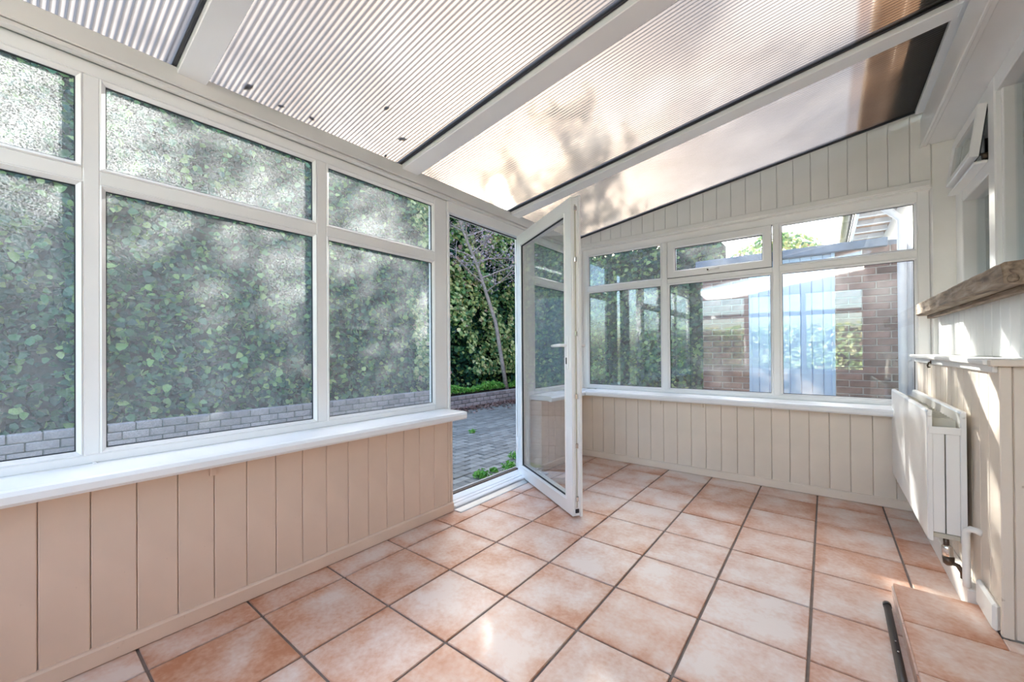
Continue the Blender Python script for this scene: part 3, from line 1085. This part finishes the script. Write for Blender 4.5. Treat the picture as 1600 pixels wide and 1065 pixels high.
for xx in (0.333, 0.4275):
    tube('end_plug', [(xx, RY0 + 0.004, 0.737), (xx, RY0 - 0.003, 0.737)], 0.0065, M['rad'], rad, 12)
box('bottom_rail', 0.341, 0.419, RY0 + 0.012, RY1 - 0.012, 0.238, 0.258, M['rad_in'], rad, 0.002)
for yy in (2.62, 3.24):
    box('wall_bracket', 0.436, 0.455, yy, yy + 0.03, 0.35, 0.66, M['rad_in'], rad, 0.002)
# lockshield valve at the near lower corner
valve = empty('valve', (0.383, 2.372, 0.15), rad)
tube('valve_tail', [(0.38, 2.385, 0.248), (0.38, 2.372, 0.225), (0.381, 2.372, 0.195)], 0.009, M['bronze'], valve)
tube('valve_body', [(0.381, 2.372, 0.214), (0.382, 2.372, 0.208), (0.384, 2.372, 0.172), (0.384, 2.372, 0.168)], [0.012, 0.0165, 0.0165, 0.012], M['chrome'], valve, 14)
tube('valve_cap', [(0.385, 2.372, 0.168), (0.386, 2.372, 0.142), (0.388, 2.372, 0.135)], [0.018, 0.017, 0.010], M['bronze'], valve, 14)
tube('valve_elbow', [(0.386, 2.372, 0.150), (0.398, 2.368, 0.144), (0.410, 2.364, 0.142), (0.422, 2.362, 0.120), (0.4235, 2.362, 0.096)], 0.008, M['bronze'], valve)

pipe = tag(empty('heating_pipe', (0.44, 2.31, 0.0)), 'cream painted heating pipe bending out of the wall beside the radiator', 'pipe')
tube('pipe_run', [(0.456, 2.262, 0.318), (0.444, 2.272, 0.322), (0.431, 2.283, 0.322), (0.422, 2.290, 0.312), (0.4195, 2.292, 0.295), (0.4195, 2.292, 0.22), (0.420, 2.291, 0.12), (0.420, 2.290, 0.097)], 0.0115, M['cream'], pipe, 12)

rod = tag(empty('black_rod', (0.176, 1.7, 0.0)), 'black metal rod lying on the floor against the tiled step', 'rod')
tube('rod_tube', [(0.180, 2.120, 0.0128), (0.168, 1.10, 0.0128)], 0.0115, M['black'], rod, 14)
tube('rod_cap', [(0.1803, 2.138, 0.0138), (0.1802, 2.118, 0.0138)], 0.0130, M['black'], rod, 14)
for yy in (1.86, 1.80):
    tube('rod_screw', [(0.1775, yy, 0.026), (0.1775, yy, 0.029)], 0.003, M['chrome'], rod, 8)

hook = tag(empty('rusty_hook', (0.431, 3.05, 0.91)), 'small rusty hook fixed under the ledge shelf', 'hook')
tube('hook_wire', [(0.440, 3.05, 0.938), (0.432, 3.05, 0.935), (0.427, 3.05, 0.921), (0.430, 3.052, 0.910), (0.437, 3.054, 0.912)], 0.004, M['bronze'], hook, 8)
tube('hook_plate', [(0.4405, 3.05, 0.938), (0.437, 3.05, 0.938)], 0.010, M['bronze'], hook, 10)

# fallen leaves lying on the roof sheets
leafm = None
for (x, y, s, rz, lab) in [(-1.93, 0.66, 0.050, 0.4, 'curled brown leaf on the roof beside the nearest rafter'),
                           (-1.956, 0.80, 0.028, 1.2, 'small dark leaf on the roof above the wide garden pane'),
                           (-1.947, 0.935, 0.034, 2.0, 'dark leaf at the roof edge midway between two rafters'),
                           (-1.66, 1.155, 0.036, 0.2, 'dark leaf highest up on the middle roof sheet'),
                           (-1.80, 1.352, 0.050, 1.0, 'largest dark leaf lying on the middle roof sheet'),
                           (-1.98, 1.37, 0.030, 2.6, 'dark leaf in the roof corner beside the second rafter')]:
    V, Fc = [], []
    pts = [(-1, 0, 0), (-0.4, 0.45, 0.15), (0.3, 0.5, 0.2), (1, 0, 0.05), (0.3, -0.5, 0.2), (-0.4, -0.45, 0.15)]
    for dz in (0.0, 0.004):
        for (a, b, c) in pts:
            xx = x + s * 0.5 * (a * math.cos(rz) - b * math.sin(rz))
            yy = y + s * 0.5 * (a * math.sin(rz) + b * math.cos(rz))
            V.append((xx, yy, roof_z(xx) + 0.0095 + dz + c * s * 0.4))
    Fc = [tuple(range(6)), tuple(range(11, 5, -1))] + [(q, (q + 1) % 6, 6 + (q + 1) % 6, 6 + q) for q in range(6)]
    o = obj_from('fallen_leaf', V, Fc, M['litter'], None)
    tag(o, lab, 'leaf', 'fallen leaves on the roof')

# ================================================================== OUTSIDE
GZ0 = -0.08
patio = struct(box('patio', -5.50, 1.2, -3.0, 5.75, -0.30, GZ0 - 0.012, M['joint'], None, 0), 'grey block paving outside the open door')
ground = struct(box('ground', -30, 30, -25, 40, -0.60, -0.31, M['lawn'], None, 0), 'distant ground around the house')
# pavers in running bond; the nearest through the door are single objects
PX, PY = 0.105, 0.21
cand = []
for i in range(int(3.46 / PX)):
    for j in range(-8, 42):
        cx = -2.10 - PX * (i + 0.5)
        cy = 0.0 + PY * (j + 0.5 * (i % 2))
        if cy > 7.6 or cy < -2.0:
            continue
        cand.append((cx, cy))
# visible through the door opening?
a_min, a_max = math.atan2(2.05, 1.82), math.atan2(2.05, 2.86)


def in_door(c):
    a = math.atan2(-c[0], c[1])
    return (a_max - 0.03) < a < (a_min + 0.03)


vis = sorted([c for c in cand if in_door(c)], key=lambda c: c[0] ** 2 + c[1] ** 2)
near = set(vis[:298])
for c in vis[:298]:
    dz = random.uniform(-0.004, 0.004)
    box('paver', c[0] - PX / 2 + 0.004, c[0] + PX / 2 - 0.004, c[1] - PY / 2 + 0.004, c[1] + PY / 2 - 0.004, GZ0 - 0.03 + dz, GZ0 + dz, M['paver'], patio, 0.006)
V, Fc = [], []
for c in cand:
    if c in near:
        continue
    z = GZ0 + random.uniform(-0.004, 0.004)
    b = len(V)
    x0, x1, y0, y1 = c[0] - PX / 2 + 0.004, c[0] + PX / 2 - 0.004, c[1] - PY / 2 + 0.004, c[1] + PY / 2 - 0.004
    V += [(x0, y0, z), (x1, y0, z), (x1, y1, z), (x0, y1, z), (x0, y0, z - .03), (x1, y0, z - .03), (x1, y1, z - .03), (x0, y1, z - .03)]
    Fc += [(b, b + 1, b + 2, b + 3), (b, b + 4, b + 5, b + 1), (b + 1, b + 5, b + 6, b + 2), (b + 2, b + 6, b + 7, b + 3), (b + 3, b + 7, b + 4, b)]
stuff(obj_from('more_pavers', V, Fc, M['paver'], patio, recalc=False))
box('paving_bed', -5.50, -1.6, 5.75, 8.4, -0.30, GZ0 - 0.012, M['joint'], patio, 0)

# retaining wall of grey blocks in front of the hedge
kerb = tag(empty('retaining_wall', (-5.55, 3.0, GZ0)), 'low grey block retaining wall in front of the ivy hedge', 'wall')
CH, BL = 0.080, 0.205


def kerb_top(y):
    return 5 if y < 5.0 else 3


for c in range(5):
    j = 0
    y = -1.6 + (BL / 2 if c % 2 else 0)
    while y < 7.7:
        if c < kerb_top(y):
            dx = random.uniform(-0.004, 0.004)
            box('brick', -5.62 + dx, -5.50 + dx, y + 0.004, y + BL - 0.004, GZ0 + c * CH + 0.004, GZ0 + (c + 1) * CH - 0.003, M['kerb'], kerb, 0.006)
        y += BL
box('mortar_core', -5.61, -5.512, -1.6, 5.0, GZ0, GZ0 + 5 * CH - 0.008, M['joint'], kerb, 0)
box('mortar_core', -5.61, -5.512, 5.0, 7.7, GZ0, GZ0 + 3 * CH - 0.008, M['joint'], kerb, 0)
bed = tag(box('planting_bed', -7.2, -5.63, -3.0, 7.7, -0.3, GZ0 + 0.225, M['soil'], None, 0), 'dark soil bed behind the grey retaining wall', 'soil bed')


def leaf_cloud(name, P, Nrm, size, mat, parent, jitter=0.9, aspect=0.8):
    """many small folded leaves, one mesh"""
    n = len(P)
    nr = Nrm + rng.normal(0, jitter * 0.5, (n, 3))
    nr /= np.linalg.norm(nr, axis=1)[:, None]
    t = rng.normal(0, 1, (n, 3))
    t[:, 2] -= 0.5
    t -= (t * nr).sum(1)[:, None] * nr
    t /= np.linalg.norm(t, axis=1)[:, None]
    b = np.cross(nr, t)
    s = size * rng.uniform(0.6, 1.3, n)[:, None]
    w = s * aspect * 0.5
    V = np.empty((n, 6, 3))
    V[:, 0] = P - t * s * 0.5
    V[:, 1] = P - t * s * 0.28 + b * w + nr * s * 0.12
    V[:, 2] = P + t * s * 0.15 + b * w * 0.75 + nr * s * 0.10
    V[:, 3] = P + t * s * 0.5
    V[:, 4] = P + t * s * 0.15 - b * w * 0.75 + nr * s * 0.10
    V[:, 5] = P - t * s * 0.28 - b * w + nr * s * 0.12
    me = bpy.data.meshes.new(name)
    idx = np.arange(n)[:, None] * 6
    faces = np.concatenate([idx + np.array([[0, 3, 2, 1]]), idx + np.array([[0, 5, 4, 3]])], 0)
    c = V.reshape(-1, 3).mean(0)
    me.vertices.add(n * 6)
    me.vertices.foreach_set('co', (V.reshape(-1, 3) - c).ravel())
    me.loops.add(faces.size)
    me.loops.foreach_set('vertex_index', faces.ravel().astype(np.int32))
    me.polygons.add(len(faces))
    me.polygons.foreach_set('loop_start', np.arange(0, faces.size, 4).astype(np.int32))
    me.update(calc_edges=True)
    me.validate()
    me.materials.append(mat)
    o = bpy.data.objects.new(name, me)
    COL.objects.link(o)
    o.parent = parent
    o.location = Vector(c) - (pw(parent) if parent else Vector((0, 0, 0)))
    return stuff(o)


def lump(a, b, seed=0.0):
    return (np.sin(a * 2.1 + seed) * np.cos(b * 1.7 + seed * 2) + 0.6 * np.sin(a * 4.7 + b * 3.1 + seed) + 0.35 * np.sin(a * 9.3 - b * 7.7 + seed * 3)) / 1.95


# ivy hedge on the garden boundary (parallel to the glazed wall)
hedge1 = tag(empty('ivy_hedge', (-5.9, 3.0, 0.15)), 'tall dark ivy hedge behind the retaining wall opposite the garden windows', 'hedge')
n = 34000
yy = rng.uniform(-2.2, 8.0, n)
zz = 0.22 + rng.uniform(0, 1, n) * 4.5
top = 4.5 + 0.25 * lump(yy, yy * 0.3, 2.0)
keep = zz < top
yy, zz = yy[keep], zz[keep]
xx = -6.02 + 0.20 * lump(yy, zz, 1.0) - 0.02 * zz + rng.uniform(-0.16, 0.06, len(yy))
P = np.stack([xx, yy, zz], 1)
leaf_cloud('foliage', P, np.tile([0.75, 0, 0.45], (len(P), 1)), 0.085, M['ivy'], hedge1, jitter=1.3)
n = 3500
yy = rng.uniform(-2.2, 8.0, n)
xx = rng.uniform(-6.7, -5.95, n)
P = np.stack([xx, yy, 4.5 + 0.25 * lump(yy, yy * 0.3, 2.0) + rng.uniform(-0.15, 0.25, n)], 1)
leaf_cloud('foliage_crest', P, np.tile([0.2, 0, 0.9], (n, 1)), 0.085, M['ivy'], hedge1)
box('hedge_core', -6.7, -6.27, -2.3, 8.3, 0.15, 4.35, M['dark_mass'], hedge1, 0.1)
# growth seen through the door, sunlight painted into its yellow-green leaves
n = 8500
yy = rng.uniform(4.6, 7.7, n)
zz = rng.uniform(0.5, 4.0, n)
xx = -5.88 + 0.20 * lump(yy, zz, 1.0) - 0.02 * zz + rng.uniform(-0.05, 0.06, n)
kk = lump(yy * 1.3, zz * 1.1, 4.0) > -0.1
P = np.stack([xx, yy, zz], 1)[kk]
leaf_cloud('sunlit_foliage', P, np.tile([0.75, 0, 0.45], (len(P), 1)), 0.09, M['ivy_warm'], hedge1)

def h2top(x):
    u = np.clip((-x - 4.1) / 0.9, 0, 1)
    return 3.28 + 1.57 * u * u * (3 - 2 * u) + 0.3 * lump(x, x * 0.5, 5.0)


# second hedge across the end of the garden
hedge2 = tag(empty('evergreen_hedge', (-3.9, 8.5, 0.0)), 'tall evergreen hedge left of the brick outbuilding', 'hedge')
n = 16000
xx = rng.uniform(-6.7, -1.45, n)
top = h2top(xx)
zz = rng.uniform(0, 1, n) * top
yy = 8.06 + 0.2 * lump(xx, zz, 3.0) + rng.uniform(-0.06, 0.18, n)
P = np.stack([xx, yy, zz], 1)
leaf_cloud('foliage', P, np.tile([0, -0.75, 0.45], (n, 1)), 0.09, M['ivy'], hedge2)
n = 3000
xx = rng.uniform(-6.2, -1.4, n)
P = np.stack([xx, rng.uniform(8.0, 8.8, n), h2top(xx) + rng.uniform(-0.2, 0.25, n)], 1)
leaf_cloud('foliage_crest', P, np.tile([0, -0.2, 0.9], (n, 1)), 0.09, M['ivy'], hedge2)
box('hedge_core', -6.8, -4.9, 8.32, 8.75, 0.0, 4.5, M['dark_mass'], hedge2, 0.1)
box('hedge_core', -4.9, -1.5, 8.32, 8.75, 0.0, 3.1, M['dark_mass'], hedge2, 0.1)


# low clipped hedge behind the camera's end of the room, in full sun
hedge3 = tag(empty('clipped_hedge', (-1.3, -4.8, -0.31)), 'low sunlit clipped hedge outside the window behind the camera', 'hedge')
n = 7000
xx = rng.uniform(-4.5, 2.0, n)
zz = -0.25 + rng.uniform(0, 1, n) * 1.85
yy = -4.5 + 0.15 * lump(xx, zz, 6.0) + rng.uniform(-0.15, 0.05, n)
leaf_cloud('foliage', np.stack([xx, yy, zz], 1), np.tile([0, 0.75, 0.45], (n, 1)), 0.09, M['ivy_warm'], hedge3)
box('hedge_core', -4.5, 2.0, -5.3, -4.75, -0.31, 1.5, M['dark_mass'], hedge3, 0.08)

# small tree with bare lilac-grey twigs in front of the hedge
def branch(start, d, length, r0, r1, n=6, wob=0.08, upb=0.1):
    pts, rad_ = [Vector(start)], [r0]
    d = Vector(d).normalized()
    for i in range(n):
        d = (d + Vector((random.gauss(0, wob), random.gauss(0, wob), random.gauss(0, wob) + upb * 0.2))).normalized()
        pts.append(pts[-1] + d * length / n)
        rad_.append(r0 + (r1 - r0) * (i + 1) / n)
    return pts, rad_


def join_tubes(name, items, mat, parent, seg=5):
    V, Fc = [], []
    for pts, rr in items:
        v, f = tube_geo(pts, rr, seg, True)
        b = len(V)
        V += v
        Fc += [tuple(i + b for i in q) for q in f]
    return obj_from(name, V, Fc, mat, parent, smooth=True, recalc=False)


def make_tree(name, label, trunk_pts, trunk_r, crown_from, nb, blen, twigs, leaf_m, leaf_size, nleaf, spread=1.0, bark=None):
    base = trunk_pts[0]
    t = tag(empty(name, base), label, 'tree')
    tube('trunk', trunk_pts, trunk_r, bark or M['bark'], t, 9)
    tips = []
    for k in range(nb):
        u = crown_from + (1 - crown_from) * (k + 0.5) / nb
        f = u * (len(trunk_pts) - 1)
        i = min(int(f), len(trunk_pts) - 2)
        p = Vector(trunk_pts[i]).lerp(Vector(trunk_pts[i + 1]), f - i)
        a = k * 2.399 + random.uniform(-0.4, 0.4)
        d = Vector((math.cos(a) * spread, math.sin(a) * spread, random.uniform(0.3, 0.9)))
        L = blen * random.uniform(0.7, 1.2) * (1.15 - 0.5 * u)
        items = [branch(p, d, L, 0.018, 0.006, 7, 0.10)]
        for q in range(twigs):
            pp = items[0][0][random.randint(2, 7)]
            dd = Vector((random.gauss(0, 1), random.gauss(0, 1), random.gauss(0.25, 0.7)))
            items.append(branch(pp, dd, L * random.uniform(0.25, 0.55), 0.007, 0.0025, 5, 0.16))
        for it in items:
            tips += it[0][1:]
        join_tubes('branch', items, bark or M['bark'], t)
    tips = np.array([tuple(p) for p in tips])
    P = tips[rng.integers(0, len(tips), nleaf)] + rng.normal(0, 0.09, (nleaf, 3))
    leaf_cloud('foliage', P, np.tile([0, 0, 1.0], (nleaf, 1)), leaf_size, leaf_m, t, jitter=1.6)
    return t


TX = -5.35
TS = 5.70 / 5.35      # keeps its line of sight while rooting it in the bed behind the wall
tp = [(TX, 6.68, 0.10), (TX, 6.50, 0.80), (TX + 0.02, 6.28, 1.60), (TX, 5.98, 2.25), (TX, 5.72, 2.75), (TX - 0.05, 5.42, 3.30), (TX - 0.1, 5.2, 3.9), (TX - 0.15, 5.1, 4.5)]
tp = [(x * TS, y * TS, CAM_Z + (z - CAM_Z) * TS) for (x, y, z) in tp]
tp[0] = (tp[0][0], tp[0][1] - 0.02, 0.12)
make_tree('slender_tree', 'slender leaning tree with grey trunk and lilac twigs seen through the doorway', tp,
          [0.050, 0.045, 0.041, 0.036, 0.030, 0.024, 0.018, 0.010], 0.40, 24, 1.30, 14, M['lilac'], 0.050, 2600, 1.0)
# taller trees rising above the hedges; their crowns dapple roof and panes
for (bx, by, h, lab, nl) in [(-10.0, 13.4, 10.0, 'tall open-crowned tree rising far behind the garden hedge corner', 4600),
                             (-5.9, 11.4, 8.9, 'tall leafy tree rising far behind the evergreen hedge', 4600)]:
    tpts = [(bx + 0.1 * math.sin(i * 1.3 + bx), by + 0.1 * math.cos(i * 1.7 + by), -0.3 + (h + 0.3) * i / 8) for i in range(9)]
    make_tree('garden_tree', lab, tpts, [0.13 - 0.013 * i for i in range(9)], 0.52, 20, 2.1, 9, M['ivy'], 0.12, nl, 1.0)

# low green growth on the bed, seen under the hedge through the doorway
n = 2600
yy = rng.uniform(4.6, 7.6, n)
xx = rng.uniform(-5.85, -5.68, n)
zz = GZ0 + 0.27 + rng.uniform(0, 0.11, n) * (1 + 0.5 * np.sin(yy * 5))
P = np.stack([xx, yy, zz], 1)
g = leaf_cloud('grass_strip', P, np.tile([0.6, 0, 0.5], (n, 1)), 0.07, M['green'], None, aspect=0.35)
g['label'] = 'bright green grass along the top of the retaining wall'
g['category'] = 'grass'
n = 1600
yy = rng.uniform(4.0, 7.5, n)
xx = -5.50 + np.abs(rng.normal(0, 0.22, n))
P = np.stack([xx, yy, np.full(n, GZ0 + 0.012)], 1)
g = leaf_cloud('leaf_litter', P, np.tile([0, 0, 1.0], (n, 1)), 0.055, M['litter'], None, jitter=0.5)
g['label'] = 'brown leaf litter along the foot of the retaining wall'
g['category'] = 'leaf litter'


def weed(px, py, size, nl, label):
    p = on_z(px, py, GZ0)
    t = tag(empty('weed', p), label, 'weed', 'weeds in the paving')
    for k in range(3):
        a = k * 2.1
        tube('stem', [(p.x, p.y, p.z - 0.005), (p.x + 0.3 * size * math.cos(a), p.y + 0.3 * size * math.sin(a), p.z + size * 0.5)], [0.003, 0.0015], M['green'], t, 5)
    nl = nl * 2
    d = rng.normal(0, 1, (nl, 3))
    d[:, 2] = np.abs(d[:, 2])
    d /= np.linalg.norm(d, axis=1)[:, None]
    P = np.array(p) + d * size * rng.uniform(0.3, 1.0, (nl, 1)) * np.array([1, 1, 0.7]) + np.array([0, 0, 0.012])
    leaf_cloud('foliage', P, d, 0.034, M['green'], t, aspect=0.45)


weed(753, 746, 0.085, 70, 'bright green weed tuft nearest the doorway threshold')
weed(772, 737, 0.04, 24, 'small weed just behind the bright tuft')
weed(798, 734, 0.10, 90, 'spreading weed patch beside the door hinge side')
weed(806, 716, 0.09, 60, 'leafy weed patch farther along the paving edge')
weed(738, 676, 0.06, 30, 'tiny weed sprig alone in the middle of the paving')

# ---------------------------------------------------------------- brick outbuilding with a pale blue door
YG = 5.70
gar = tag(empty('brick_outbuilding', (-0.4, YG, GZ0)), 'low brick outbuilding with pale blue boarded doors and flat felt roof', 'outbuilding')
box('mortar_core', -1.27, -0.745, YG + 0.008, YG + 0.25, GZ0, 2.08, M['mortar'], gar, 0)
box('mortar_core', 0.088, 0.64, YG + 0.008, YG + 0.25, GZ0, 2.08, M['mortar'], gar, 0)
box('side_wall', -1.27, -1.05, YG + 0.25, 8.0, GZ0, 2.05, M['mortar'], gar, 0)
BH, BW = 0.075, 0.225


def brick_course(x0, x1):
    c = 0
    z = GZ0
    zmin = 0.30
    while z < 2.04:
        if z > zmin:
            x = x0 - (BW / 2 if c % 2 else 0)
            while x < x1:
                a, b = max(x + 0.005, x0), min(x + BW - 0.005, x1)
                if b - a > 0.03:
                    dy = random.uniform(-0.002, 0.002)
                    box('brick', a, b, YG + dy, YG + 0.05 + dy, z + 0.005, z + BH - 0.005, M['brick'], gar, 0.004)
                x += BW
        z += BH
        c += 1


brick_course(-1.27, -0.745)
brick_course(0.088, 0.64)
dr = empty('boarded_door', (-0.33, YG + 0.03, GZ0), gar)
nb_ = 8
for k in range(nb_):
    a = -0.744 + (0.086 + 0.744) * k / nb_
    b = -0.744 + (0.086 + 0.744) * (k + 1) / nb_
    box('board', a + 0.003, b - 0.003, YG + 0.03, YG + 0.055, GZ0 + 0.02, 2.07, M['blue'], dr, 0.004)
box('door_frame', -0.744, -0.715, YG + 0.0, YG + 0.03, GZ0, 2.075, M['blue'], dr, 0.003)
box('door_frame', 0.055, 0.086, YG + 0.0, YG + 0.03, GZ0, 2.075, M['blue'], dr, 0.003)
box('door_backing', -0.74, 0.08, YG + 0.056, YG + 0.075, GZ0, 2.07, M['blue'], dr, 0)
box('felt_fascia', -1.34, 0.515, YG - 0.06, YG + 0.05, 2.075, 2.165, M['felt'], gar, 0.006)
box('felt_roof', -1.34, 0.62, YG + 0.05, 8.1, 2.09, 2.15, M['felt'], gar, 0)

# leafy shrub beyond the outbuilding
sp_ = Vector((-0.78, 9.55, -0.3))
shr = tag(empty('leafy_shrub', sp_), 'fresh green leafy shrub top rising over the outbuilding roof', 'shrub')
tube('stem', [sp_, sp_ + Vector((0, 0, 2.9))], [0.05, 0.02], M['bark'], shr)
n = 1700
d = rng.normal(0, 1, (n, 3))
d /= np.linalg.norm(d, axis=1)[:, None]
P = np.array([-0.78, 9.55, 2.70]) + d * np.array([0.85, 0.6, 0.62]) * rng.uniform(0.5, 1.0, (n, 1)) ** 0.5
leaf_cloud('foliage', P, d, 0.10, M['ivy_warm'], shr)

# ---------------------------------------------------------------- the house beyond the gable: wall, eaves, downpipe
house = tag(empty('house', (0.9, 5.0, GZ0)), 'brick house with white eaves running past the outbuilding', 'house')
box('outer_wall', 0.66, 0.76, 3.70, 9.5, GZ0, 2.62, M['white_ext'], house, 0)
box('upper_wall', 0.70, 1.0, -1.1, 9.5, 2.63, 5.0, M['brick'], house, 0)
box('soffit', 0.33, 0.70, -1.2, 9.5, 2.66, 2.69, M['brown_soffit'], house, 0.003)
box('fascia', 0.30, 0.33, 3.72, 9.5, 2.60, 2.82, M['white_ext'], house, 0.003)
box('fascia', 0.30, 0.33, -1.2, 3.71, 2.60, 2.82, M['brown_soffit'], house, 0.003)
for k in range(12):
    y = 3.9 + k * 0.42
    box('eave_rafter', 0.33, 0.66, y, y + 0.06, 2.60, 2.66, M['white_ext'], house, 0.003)
# gutter: half-round trough
V, Fc = [], []
for y in (-1.2, 9.5):
    for rr in (0.055, 0.050):
        for q in range(9):
            w = math.pi + math.pi * q / 8
            V.append((0.242 + rr * math.cos(w), y, 2.76 + rr * math.sin(w)))
for q in range(8):
    Fc.append((q, q + 1, 18 + q + 1, 18 + q))
    Fc.append((9 + q, 9 + q + 1, 27 + q + 1, 27 + q))
Fc += [(0, 18, 27, 9), (8, 17, 35, 26)]
obj_from('gutter', V, Fc, M['black'], house)
tube('downpipe', [(0.242, 5.35, 2.72), (0.26, 5.35, 2.62), (0.50, 5.35, 2.35), (0.585, 5.35, 2.25), (0.585, 5.35, 1.0), (0.585, 5.35, GZ0)], 0.034, M['white_ext'], house, 12)
# tiled main roof, only its lower edge matters
V = [(0.24, -1.2, 2.83), (0.24, 9.5, 2.83), (3.2, 9.5, 4.9), (3.2, -1.2, 4.9), (0.24, -1.2, 2.90), (0.24, 9.5, 2.90), (3.2, 9.5, 4.97), (3.2, -1.2, 4.97)]
obj_from('roof', V, [(0, 1, 2, 3), (4, 7, 6, 5), (0, 4, 5, 1), (1, 5, 6, 2), (2, 6, 7, 3), (3, 7, 4, 0)], M['brown_soffit'], house)

print('objects', len(bpy.data.objects))
